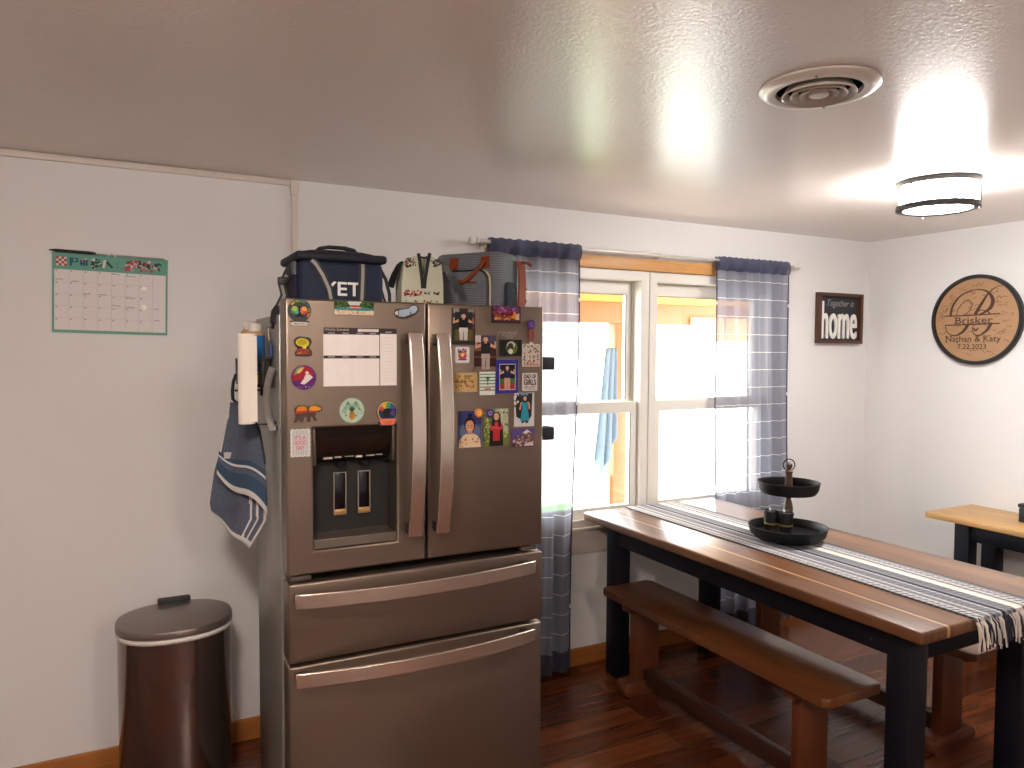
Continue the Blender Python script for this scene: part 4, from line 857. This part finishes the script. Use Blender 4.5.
for z in (1.80, 1.755): MB(B).tube([(.016, D_ + .004, z + .010), (.018, D_ + .012, z), (.016, D_ + .004, z - .010)], .004, BLACK, 8).build('buckle', s)

# ------------------------------------------------------------------ left side of the refrigerator
SX = FX0 + .001
r = thing('wire_basket', 'black magnetic wire basket holding bottles on the left side of the refrigerator', 'basket', (SX - .05, 2.52, 1.46))
WIRE = mat((22, 22, 24), .4, .4); y0, y1, x0, x1 = 2.395, 2.66, SX - .074, SX - .004
for i, z in enumerate((1.462, 1.50, 1.545)):
    MB().tube([(x0, y0, z), (x1, y0, z), (x1, y1, z), (x0, y1, z)], .0022, WIRE, 6, closed=True).build('rim_wire', r)
mb = MB()
for i in range(13): y = y0 + (y1 - y0) * i / 12; mb.tube([(x1, y, 1.545), (x1, y, 1.462), (x0, y, 1.462), (x0, y, 1.545)], .0014, WIRE, 5)
for i in range(5): x = x0 + (x1 - x0) * i / 4; mb.tube([(x, y0, 1.545), (x, y0, 1.462), (x, y1, 1.462), (x, y1, 1.545)], .0014, WIRE, 5)
mb.build('wire_mesh', r)
MB().box(x1 - .001, SX - .001, y0 + .02, y1 - .02, 1.47, 1.55, BLACK, .001).build('magnet_plate', r)
def bottle(x, y, lab, lo, hi, label, zt):
    r = thing('bottle', label, 'bottle', (x, y, 1.4655))
    MB().lathe([(.001, 1.4655), (.026, 1.4655), (.0285, 1.470), (.0285, zt - .038), (.026, zt - .030), (.019, zt - .026), (.001, zt - .026)], x, y, mat((190, 150, 100), .35), 28).build('bottle_body', r)
    MB().lathe([(.0292, 1.505), (.0294, 1.506), (.0294, zt - .040), (.0288, zt - .039)], x, y, lab, 28).build('bottle_label', r)
    MB().lathe([(.019, zt - .0275), (.021, zt - .026), (.0215, zt - .004), (.019, zt), (.001, zt)], x, y, mat((214, 208, 200), .25), 24).build('cap', r)
    return r
bottle(.366, 2.485, mat((40, 110, 176), .4, var=.25, scale=30), 0, 0, 'bottle with a bright blue label in the wire basket behind the paper towels', 1.660)
bottle(.361, 2.565, mat((206, 140, 84), .4, var=.2, scale=30), 0, 0, 'bottle with an orange label and clear cap at the back of the wire basket', 1.668)
o = MB().box(SX - .030, SX - .006, 2.400, 2.440, 1.466, 1.553, mat((40, 36, 36), .6), .004).build('spice_tin'); tag(o, 'small dark tin in the front corner of the wire basket', 'tin')
# paper towels
r = thing('paper_towel_holder', 'thin black magnetic paper towel bracket on the refrigerator side', 'holder', (SX, 2.33, 1.34))
RXc, RYc = .319, 2.345
mb = MB(); mb.tube([(SX - .001, RYc + .005, 1.349), (RXc, RYc, 1.349), (RXc, RYc, 1.626)], .0028, BLACK, 8); mb.build('bracket', r)
for z in (1.349,): MB().box(SX - .005, SX, 2.335, 2.365, z - .010, z + .010, BLACK, .002).build('magnet_plate', r)
PAP = mat((238, 232, 222), .85, var=.02, bump=.3, bscale=260)
r = thing('paper_towel_roll', 'slim roll of white paper towels hanging upright beside the refrigerator', 'paper towels', (RXc, RYc, 1.353))
MB().lathe([(.0125, 1.353), (.0235, 1.353), (.0245, 1.356), (.0245, 1.621), (.0235, 1.624), (.0125, 1.624), (.0125, 1.353)], RXc, RYc, PAP, 40).build('paper', r)
MB().lathe([(.009, 1.3528), (.0122, 1.3528), (.0122, 1.6242), (.009, 1.6242), (.009, 1.3528)], RXc, RYc, mat((170, 140, 104), .8), 24).build('core', r)
MB().box(RXc + .006, RXc + .027, RYc - .0243, RYc - .0233, 1.360, 1.618, PAP).build('loose_sheet', r)
# keys on a hook
r = thing('key_hook', 'small brown hook stuck high on the refrigerator side', 'hook', (SX, 2.37, 1.65))
MB().box(SX - .006, SX, 2.358, 2.380, 1.640, 1.664, mat((62, 48, 38), .5), .002).build('plate', r)
MB().tube([(SX - .004, 2.369, 1.650), (SX - .012, 2.369, 1.642), (SX - .017, 2.369, 1.638), (SX - .019, 2.369, 1.645)], .002, mat((120, 110, 100), .3, .8), 8).build('peg', r)
r = thing('keyring', 'bunch of keys with blue fob hanging from the brown hook', 'keys', (SX - .012, 2.369, 1.60))
MB().strap([(SX - .016, 2.369, 1.641), (SX - .015, 2.369, 1.622), (SX - .012, 2.369, 1.604)], (0, 1, 0), .011, .003, mat((190, 186, 176), .7)).build('strap', r)
mb = MB(lambda a, b, c: (SX - .011 + c, 2.369 + a, 1.597 + b)); mb.tube([(.010 * cos(t * pi / 8), .010 * sin(t * pi / 8), 0) for t in range(16)], .0013, mat((180, 176, 170), .25, .9), 6, closed=True); mb.build('ring', r)
MB().box(SX - .014, SX - .006, 2.352, 2.372, 1.553, 1.592, mat((36, 74, 130), .5), .003).build('fob', r)
for k, (y, a) in enumerate(((2.378, .2), (2.386, .4))):
    MB().box(SX - .009 + .002 * k, SX - .007 + .002 * k, y - .006, y + .006, 1.570, 1.592, mat((40, 44, 60), .3, .6), .0008).build('key', r)
# curved metal pull and black hook with towel
r = thing('metal_pull', 'curved brushed metal handle mounted on the left side of the refrigerator', 'handle', (SX, 2.32, 1.42))
pts = [(SX - .012 - .018 * (1 - (2 * i / 16 - 1) ** 2), 2.318 , 1.523 - .190 * i / 16) for i in range(17)]
MB().strap(pts, (-.35, 1, 0), .030, .006, mat((214, 212, 210), .3, .85)).build('bar', r)
for z in (1.515, 1.342): MB().box(SX - .014, SX, 2.308, 2.328, z - .007, z + .007, mat((110, 108, 106), .35, .8), .002).build('mount', r)
HX, HY = .312, 2.60
r = thing('towel_hook', 'black hanging hook on an arm behind the paper towels', 'hook', (HX, HY, 1.44))
MB().tube([(SX - .001, HY, 1.440), (HX + .004, HY, 1.440)], .0035, BLACK, 8).build('arm', r)
MB().box(SX - .005, SX, HY - .02, HY + .02, 1.422, 1.457, BLACK, .002).build('magnet_plate', r)
MB().strap([(HX + .008, HY, 1.495), (HX, HY, 1.47), (HX - .003, HY, 1.44), (HX - .002, HY, 1.412), (HX + .010, HY - .010, 1.398), (HX + .014, HY - .022, 1.405)], (.5, 1, 0), .016, .006, BLACK, [.008, .014, .016, .014, .010, .007]).build('hook_blade', r)
TW = mat((78, 86, 102), .95, var=.38, scale=130, bump=.5, bscale=420); TWD = mat((50, 72, 96), .95, var=.2, scale=260); TWW = mat((196, 194, 192), .95, var=.08, scale=200)
r = thing('dish_towel', 'blue-grey dish towel with white stripes hanging by the left side of the refrigerator', 'towel', (.32, 2.5, 1.17))
def lerp(tab, v):
    for (a, x), (b, y) in zip(tab, tab[1:]):
        if v <= b: t = (v - a) / (b - a); return tuple(p + (q - p) * t for p, q in zip(x, y))
    return tab[-1][1]
LT = [(0, (.304, 2.595, 1.402)), (.12, (.300, 2.60, 1.345)), (.35, (.272, 2.60, 1.235)), (.5, (.256, 2.60, 1.180)), (.8, (.240, 2.60, 1.075)), (1, (.244, 2.60, 1.045))]
RT = [(0, (.318, 2.575, 1.402)), (.12, (.372, 2.47, 1.335)), (.35, (.385, 2.44, 1.235)), (.5, (.386, 2.43, 1.165)), (.85, (.384, 2.42, 1.035)), (1, (.338, 2.44, .948))]
def sheet(dy, amp, ph):
    def f(u, v):
        a, b = Vector(lerp(LT, v)), Vector(lerp(RT, v)); p = a.lerp(b, u); k = amp * min(1, v * 4)
        q = sin(u * 11 + ph + v * 2) * k
        return (p.x - q * .4, p.y + dy - q * .8, p.z - .012 * sin(pi * u) * v)
    return f
def mf(u, v):
    if v > .972 or (u > .965 and v > .4): return TWW
    if v > .62 and u > .60:
        w = (u - .60) / .40
        if .20 < w - .1 * v < .30 or .48 < w - .1 * v < .58: return TWW
    return None
o = MB().grid(sheet(0, .008, 0), 60, 70, TW, mf).build('cloth', r, ang=180); md = o.modifiers.new('thick', 'SOLIDIFY'); md.thickness = .004
LT2 = [(0, (.318, 2.575, 1.398)), (.25, (.296, 2.585, 1.345)), (.6, (.274, 2.575, 1.250)), (.8, (.268, 2.57, 1.212)), (1, (.266, 2.57, 1.176))]
RT2 = [(0, (.324, 2.555, 1.398)), (.25, (.374, 2.45, 1.330)), (.6, (.388, 2.42, 1.20)), (.8, (.390, 2.41, 1.130)), (1, (.390, 2.405, 1.062))]
def f2(u, v):
    a, b = Vector(lerp(LT2, v)), Vector(lerp(RT2, v)); p = a.lerp(b, u); q = sin(u * 9 + 1 + v) * .006 * min(1, v * 3)
    return (p.x - .012 - q * .4, p.y - .022 - q, p.z - .018 * sin(pi * 2 * u) * v)
def mf2(u, v):
    if v > .93: return TWW
    if .66 < v < .69: return TWW
    if .60 < v < .93 and not .70 < v < .76: return TWD
    if u < .05 and .15 < v < .6: return TWW
    return None
o = MB().grid(f2, 60, 70, TW, mf2).build('front_fold', r, ang=180); md = o.modifiers.new('thick', 'SOLIDIFY'); md.thickness = .004
MB().box(.272, .300, 2.520, 2.526, 1.226, 1.246, mat((176, 172, 168), .7), .001).build('cloth_tag', r)
# black clips on the far side of the refrigerator
for z, w in ((1.532, 'upper'), (1.279, 'lower')):
    r = thing('magnetic_clip', w + ' of two black clips jutting from the right side of the refrigerator', 'clip', (FX1, 2.33, z), 'black clips on the refrigerator side')
    MB().box(FX1 + .002, FX1 + .012, 2.29, 2.38, z - .030, z + .030, BLACK, .002).build('magnet_plate', r)
    MB().box(FX1 + .010, FX1 + .122, 2.300, 2.365, z - .023, z + .023, BLACK, .004).build('clip_body', r)

# ------------------------------------------------------------------ trash can
STEEL = mat((134, 120, 114), .16, .95, var=.04, scale=5, bump=.03, bscale=1, stretch=(200, 200, 4)); STEEL2 = mat((128, 116, 112), .3, .8, var=.05, scale=20)
TX, TY = .135, 2.79
def sup(r, n=64, p=2.25):
    out = []
    for i in range(n):
        a = 2 * pi * i / n; c, s = cos(a), sin(a); out.append((r[0] * math.copysign(abs(c) ** (2 / p), c), r[1] * math.copysign(abs(s) ** (2 / p), s)))
    return out
def loft(rings, m, cap=True):
    mb = MB(); n = 64; vs = []
    for (a, b, z, dx, dy) in rings: vs += [(TX + dx + x, TY + dy + y, z) for x, y in sup((a, b))]
    fs = [[j * n + i, j * n + (i + 1) % n, (j + 1) * n + (i + 1) % n, (j + 1) * n + i] for j in range(len(rings) - 1) for i in range(n)]
    fs += [list(range(n))[::-1], [(len(rings) - 1) * n + i for i in range(n)]]
    return mb.raw(vs, fs, m)
r = thing('trash_can', 'tall brushed steel step trash can against the wall left of the refrigerator', 'trash can', (TX, TY, 0))
loft([(.178, .158, .03, 0, 0), (.180, .160, .045, 0, 0), (.180, .160, .620, 0, 0), (.176, .156, .624, 0, 0)], STEEL).build('body', r, ang=30)
loft([(.180, .160, 0, 0, 0), (.183, .163, .006, 0, 0), (.183, .163, .03, 0, 0), (.178, .158, .034, 0, 0)], BLACK).build('base', r)
mb = loft([(.181, .161, .610, 0, 0), (.1845, .1645, .617, 0, -.001), (.183, .163, .626, 0, 0), (.170, .15, .627, 0, 0)], mat((214, 208, 204), .5, var=.1, scale=60, bump=.8, bscale=60)); mb.build('bin_liner', r)
loft([(.183, .163, .627, 0, 0), (.1855, .1655, .630, 0, 0), (.1855, .1655, .645, 0, 0), (.183, .163, .651, 0, 0), (.174, .154, .653, 0, 0)], STEEL2).build('lid', r, ang=30)
MB().box(TX - .05, TX + .06, TY + .140, TY + .172, .625, .668, BLACK, .005).build('hinge_housing', r)
MB().box(TX - .05, TX + .05, TY - .215, TY - .150, .012, .026, STEEL2, .005).build('pedal', r)

# ------------------------------------------------------------------ dining table
TT = planks('table_boards', (142, 96, 58), (100, 63, 36), (80, 46, 28), 'y', 1.1, .092, rough=.36, grain=(2.4, 34, 1), gcol=.42, seamw=.0012, coat=.35, strip=(2.099 - 2.40, 2.110 - 2.40, (188, 148, 104)), bump=.10)
INKB = mat((9, 12, 23), .5, var=.08, spec=.3)
r = thing('dining_table', 'long farmhouse dining table with brown plank top and dark navy legs', 'table', (2.40, 2.17, 0))
mb = MB(); mb.box(1.983, 2.813, 1.292, 3.046, .747, .785, TT, .008, 3); mb.build('tabletop', r)
for x in (2.072, 2.712):
    MB().box(x, x + .026, 1.46, 2.88, .645, .747, INKB, .002).build('apron', r)
for y in (1.385, 2.925):
    MB().box(2.14, 2.66, y, y + .026, .645, .747, INKB, .002).build('apron', r)
for x in (2.066, 2.652):
    for y in (1.378, 2.88): MB().box(x, x + .082, y, y + .082, 0, .747, INKB, .004).build('leg', r)

# ------------------------------------------------------------------ benches
BW = planks('bench_boards', (112, 66, 34), (92, 50, 26), (70, 38, 22), 'y', 3.0, .30, rough=.30, grain=(2.2, 30, 1), gcol=.42, seamw=.0005, coat=.5)
BL = mat((92, 48, 24), .4, var=.2, scale=8, stretch=(8, 8, 1))
def bench(x0, label):
    x1 = x0 + .28; xm = x0 + .14; y0, y1 = 1.60, 2.872
    r = thing('wooden_bench', label, 'bench', (xm, 2.25, 0), 'benches at the dining table')
    MB().prism(rrect(x0, y0, x1, y1, .024), .428, .46, BW, None, .005).build('seat', r)
    for y in (1.78, 2.72):
        MB().box(xm - .11, xm + .11, y - .030, y + .030, .385, .428, BL, .006).build('cleat', r)
        MB().box(xm - .068, xm + .068, y - .022, y + .022, .06, .386, BL, .004).build('leg', r)
        MB().prism(rrect(xm - .135, .0, xm + .135, .064, .026), y - .036, y + .036, BL, lambda u, v, d: (u, d, v), .005).build('foot', r)
    MB().box(xm - .022, xm + .022, 1.80, 2.70, .045, .112, mat((58, 34, 24), .3, var=.15, scale=10, stretch=(8, 1, 8)), .004).build('stretcher', r)
    return r
bench(1.975, 'wooden trestle bench tucked under the near long side of the dining table')
bench(2.765, 'wooden trestle bench mostly hidden beyond the far long side of the dining table')

# ------------------------------------------------------------------ table runner
def runner_mat():
    m, nt, b = newmat('runner_weave'); N, L = nt.nodes, nt.links
    tc = N.new('ShaderNodeTexCoord'); sp = N.new('ShaderNodeSeparateXYZ'); L.new(tc.outputs['Object'], sp.inputs[0])
    mr = N.new('ShaderNodeMapRange'); mr.inputs['From Min'].default_value = -.17; mr.inputs['From Max'].default_value = .17; L.new(sp.outputs[0], mr.inputs['Value'])
    W1, G1, BG, NV, CR = (194, 193, 194), (142, 144, 149), (126, 131, 143), (26, 29, 46), (222, 217, 209)
    bands = [(0, (90, 92, 98), .9), (.035, W1, 0), (.05, W1, 1), (.11, W1, 0), (.14, G1, .6), (.21, W1, 0), (.24, G1, .8), (.31, BG, .35), (.365, W1, .5), (.405, NV, 0), (.455, G1, .3), (.50, BG, .5), (.56, G1, .8), (.62, CR, 0), (.70, CR, .3), (.735, G1, .8), (.78, W1, 0), (.82, W1, 1), (.885, W1, 0), (.90, G1, .5), (.955, (100, 102, 108), .9)]
    def ramp(vals):
        rp = N.new('ShaderNodeValToRGB'); cr = rp.color_ramp; cr.interpolation = 'CONSTANT'
        cr.elements[0].position = 0; cr.elements[0].color = vals[0][1]
        cr.elements[1].position = vals[1][0]; cr.elements[1].color = vals[1][1]
        for p, c in vals[2:]:
            e = cr.elements.new(p); e.color = c
        L.new(mr.outputs[0], rp.inputs[0]); return rp
    base = ramp([(p, lin(c)) for p, c, d in bands]); msk = ramp([(p, (d, d, d, 1)) for p, c, d in bands])
    sk = N.new('ShaderNodeMath'); sk.operation = 'MULTIPLY_ADD'; sk.inputs[1].default_value = .8; L.new(sp.outputs[0], sk.inputs[0]); L.new(sp.outputs[1], sk.inputs[2])
    dv = N.new('ShaderNodeMath'); dv.operation = 'DIVIDE'; dv.inputs[1].default_value = .021; L.new(sk.outputs[0], dv.inputs[0])
    ad = N.new('ShaderNodeMath'); ad.operation = 'ADD'; ad.inputs[1].default_value = 500; L.new(dv.outputs[0], ad.inputs[0])
    fr = N.new('ShaderNodeMath'); fr.operation = 'FRACT'; L.new(ad.outputs[0], fr.inputs[0])
    lt = N.new('ShaderNodeMath'); lt.operation = 'LESS_THAN'; lt.inputs[1].default_value = .48; L.new(fr.outputs[0], lt.inputs[0])
    ml = N.new('ShaderNodeMath'); ml.operation = 'MULTIPLY'; L.new(lt.outputs[0], ml.inputs[0]); L.new(msk.outputs[0], ml.inputs[1])
    mx = N.new('ShaderNodeMix'); mx.data_type = 'RGBA'; L.new(ml.outputs[0], mx.inputs['Factor']); L.new(base.outputs[0], mx.inputs['A']); mx.inputs['B'].default_value = lin((24, 24, 30))
    nz = N.new('ShaderNodeTexNoise'); nz.inputs['Scale'].default_value = 320; L.new(tc.outputs['Object'], nz.inputs['Vector'])
    m2 = N.new('ShaderNodeMix'); m2.data_type = 'RGBA'; m2.blend_type = 'OVERLAY'; m2.inputs['Factor'].default_value = .5; L.new(mx.outputs['Result'], m2.inputs['A']); L.new(nz.outputs['Color'], m2.inputs['B'])
    bw = N.new('ShaderNodeRGBToBW'); L.new(nz.outputs['Color'], bw.inputs[0]); L.new(bw.outputs[0], m2.inputs['B'])
    L.new(m2.outputs['Result'], b.inputs['Base Color']); b.inputs['Roughness'].default_value = .9
    bp = N.new('ShaderNodeBump'); bp.inputs['Strength'].default_value = .5; bp.inputs['Distance'].default_value = .002; L.new(nz.outputs['Fac'], bp.inputs['Height']); L.new(bp.outputs[0], b.inputs['Normal'])
    return m
RM = runner_mat()
r = thing('table_runner', 'woven grey, white and navy striped table runner with fringed end along the dining table', 'table runner', (2.395, 2.17, .785))
prof = [(1.2865, .770), (1.2870, .780), (1.290, .7862), (1.296, .7885), (1.31, .7888)] + [(1.31 + .0862 * i, .7888) for i in range(1, 21)] + [(3.040, .7888)]
vs, fs = [], []
for y, z in prof:
    for x in (2.226, 2.564): vs += [(x, y, z)]
for y, z in prof:
    for x in (2.226, 2.564): vs += [(x, y + (.0022 if y < 1.292 else 0), z - (.0032 if y >= 1.29 else .0005))]
n = len(prof)
for i in range(n - 1):
    a = 2 * i; fs += [[a, a + 1, a + 3, a + 2], [2 * n + a, 2 * n + a + 2, 2 * n + a + 3, 2 * n + a + 1], [a, a + 2, 2 * n + a + 2, 2 * n + a], [a + 1, 2 * n + a + 1, 2 * n + a + 3, a + 3]]
fs += [[0, 2 * n, 2 * n + 1, 1], [2 * n - 2, 2 * n - 1, 4 * n - 1, 4 * n - 2]]
MB().raw(vs, fs, RM).build('woven_cloth', r)
mb = MB(); R = random.Random(5); FC = [mat((222, 212, 200), .9), mat((190, 184, 182), .9), mat((40, 42, 58), .9), mat((206, 196, 184), .9)]
for i in range(74):
    x = 2.229 + .332 * i / 73 + R.uniform(-.002, .002); f = (x - 2.226) / .338
    m = FC[2] if (.38 < f < .48 or R.random() < .2) else R.choice(FC[:2] + [FC[3]])
    l = R.uniform(.060, .090); dx = R.uniform(-.012, .012); dy = R.uniform(-.016, .0)
    mb.tube([(x, 1.2865, .776), (x + dx * .2, 1.280 + dy * .3, .765), (x + dx * .6, 1.277 + dy * .6, .776 - l * .55), (x + dx, 1.279 + dy, .776 - l)], .0028, m, 6, rr=[.0026, .0034, .0028, .0024])
mb.build('fringe', r)

# ------------------------------------------------------------------ two-tier tray with shot glasses
cx, cy = 2.452, 2.20; TZ = .7889
IRN = mat((5, 5, 6), .5, 0, var=.1, spec=.3); TWD2 = mat((84, 60, 44), .5, var=.2, scale=40, stretch=(1, 1, 6))
r = thing('tiered_tray', 'two-tier round black serving tray with turned wooden post on the table runner', 'tray', (cx, cy, TZ))
MB().lathe([(.001, TZ), (.055, TZ), (.060, TZ + .004), (.050, TZ + .012), (.03, TZ + .015), (.001, TZ + .015)], cx, cy, IRN, 40).build('foot', r)
def dish(R1, R2, z0, z1): return [(.001, z0), (R1, z0), (R1 + (R2 - R1) * .72, z0 + (z1 - z0) * .35), (R2, z1 - .004), (R2 + .002, z1), (R2 - .004, z1), (R2 - .010, z1 - .010), (R1 + (R2 - R1) * .5, z0 + .014), (R1 - .02, z0 + .006), (.001, z0 + .006)]
MB().lathe(dish(.132, .158, TZ + .012, TZ + .062), cx, cy, IRN, 64).build('lower_dish', r)
MB().lathe(dish(.108, .123, .988, 1.036), cx, cy, IRN, 64).build('upper_dish', r)
MB().lathe([(.001, TZ + .018), (.018, TZ + .018), (.018, .84), (.012, .85), (.012, .875), (.018, .90), (.020, .925), (.014, .955), (.010, .965), (.018, .975), (.018, .987), (.001, .987)], cx, cy, TWD2, 28).build('lower_post', r)
MB().lathe([(.001, .994), (.016, .994), (.017, 1.006), (.0145, 1.040), (.014, 1.070), (.017, 1.079), (.010, 1.087), (.011, 1.093), (.0145, 1.101), (.013, 1.110), (.006, 1.116), (.001, 1.117)], cx, cy, TWD2, 28).build('upper_post', r)
rg = [(cx + .024 * cos(yaw) * cos(t * pi / 16), cy - .024 * sin(yaw) * cos(t * pi / 16), 1.106 + .024 * sin(t * pi / 16)) for t in range(32)]
MB().tube(rg, .0024, IRN, 8, closed=True).build('ring', r)
def shot(x, y, label, z):
    r = thing('shot_glass', label, 'glass', (x, y, z))
    G = clear_glass('cup_glass', (238, 240, 240), .24)
    MB().lathe([(.001, z), (.027, z), (.029, z + .012), (.027, z + .045), (.029, z + .08), (.032, z + .112), (.030, z + .112), (.0265, z + .08), (.0245, z + .04), (.024, z + .016), (.001, z + .014)], x, y, G, 32).build('glass_body', r)
    MB().lathe([(.0282, z + .062), (.0298, z + .080), (.0318, z + .107), (.0326, z + .107), (.0306, z + .080), (.0290, z + .062)], x, y, mat((18, 20, 26), .4), 32).build('printed_band', r)
    MB().lathe([(.0276, z + .052), (.0281, z + .060), (.0289, z + .060), (.0284, z + .052)], x, y, mat((176, 146, 80), .3, .7), 32).build('gold_stripe', r)
shot(2.408, 2.172, 'black-banded shot glass in the lower dish, the one nearer the camera', TZ + .0186)
shot(2.380, 2.222, 'black-banded shot glass in the lower dish, half behind the other glass', TZ + .0186)

# ------------------------------------------------------------------ side table along the right wall
OAK = planks('oak_top', (206, 164, 104), (190, 146, 88), (150, 110, 66), 'y', 2.4, .22, rough=.4, grain=(2, 30, 1), gcol=.25, seamw=.0006)
r = thing('console_table', 'narrow console table with pale oak top and dark navy legs by the right wall', 'table', (3.89, 1.6, 0))
MB().box(3.685, 4.088, .80, 2.408, .720, .752, OAK, .005).build('tabletop', r)
for x in (3.765, 4.002):
    for y in (.92, 2.225): MB().box(x, x + .075, y, y + .075, 0, .720, INKB, .004).build('leg', r)
for x in (3.775, 4.04): MB().box(x, x + .025, .99, 2.23, .625, .720, INKB, .002).build('apron', r)
for y in (.94, 2.255): MB().box(3.84, 4.002, y, y + .025, .625, .720, INKB, .002).build('apron', r)
r = thing('storage_box', 'black lidded box with a brass corner standing on the oak console table', 'box', (3.93, 1.93, .752))
MB().box(3.868, 4.03, 1.80, 2.050, .7522, .822, mat((18, 18, 24), .5), .004).build('body', r)
MB().box(3.864, 4.034, 1.796, 2.054, .824, .842, mat((20, 20, 26), .45), .004).build('lid', r)
MB().box(3.900, 3.925, 2.051, 2.062, .806, .838, mat((170, 150, 100), .3, .8), .002).build('clasp', r)

# ------------------------------------------------------------------ light: overcast daylight outside, lamps inside
w = bpy.data.worlds.new('sky'); S.world = w; w.use_nodes = True
bg = w.node_tree.nodes['Background']; bg.inputs[0].default_value = (.93, .97, 1.0, 1); bg.inputs[1].default_value = 5.2
vs_ = S.view_settings
S.display_settings.display_device = 'sRGB'
vs_.view_transform = 'Standard'; vs_.look = 'None'; vs_.exposure = 1.45; vs_.gamma = 1.0; vs_.use_curve_mapping = False
S.cycles.use_denoising = True
S.cycles.max_bounces = 10; S.cycles.diffuse_bounces = 5; S.cycles.transparent_max_bounces = 16
S.cycles.sample_clamp_indirect = 8.0
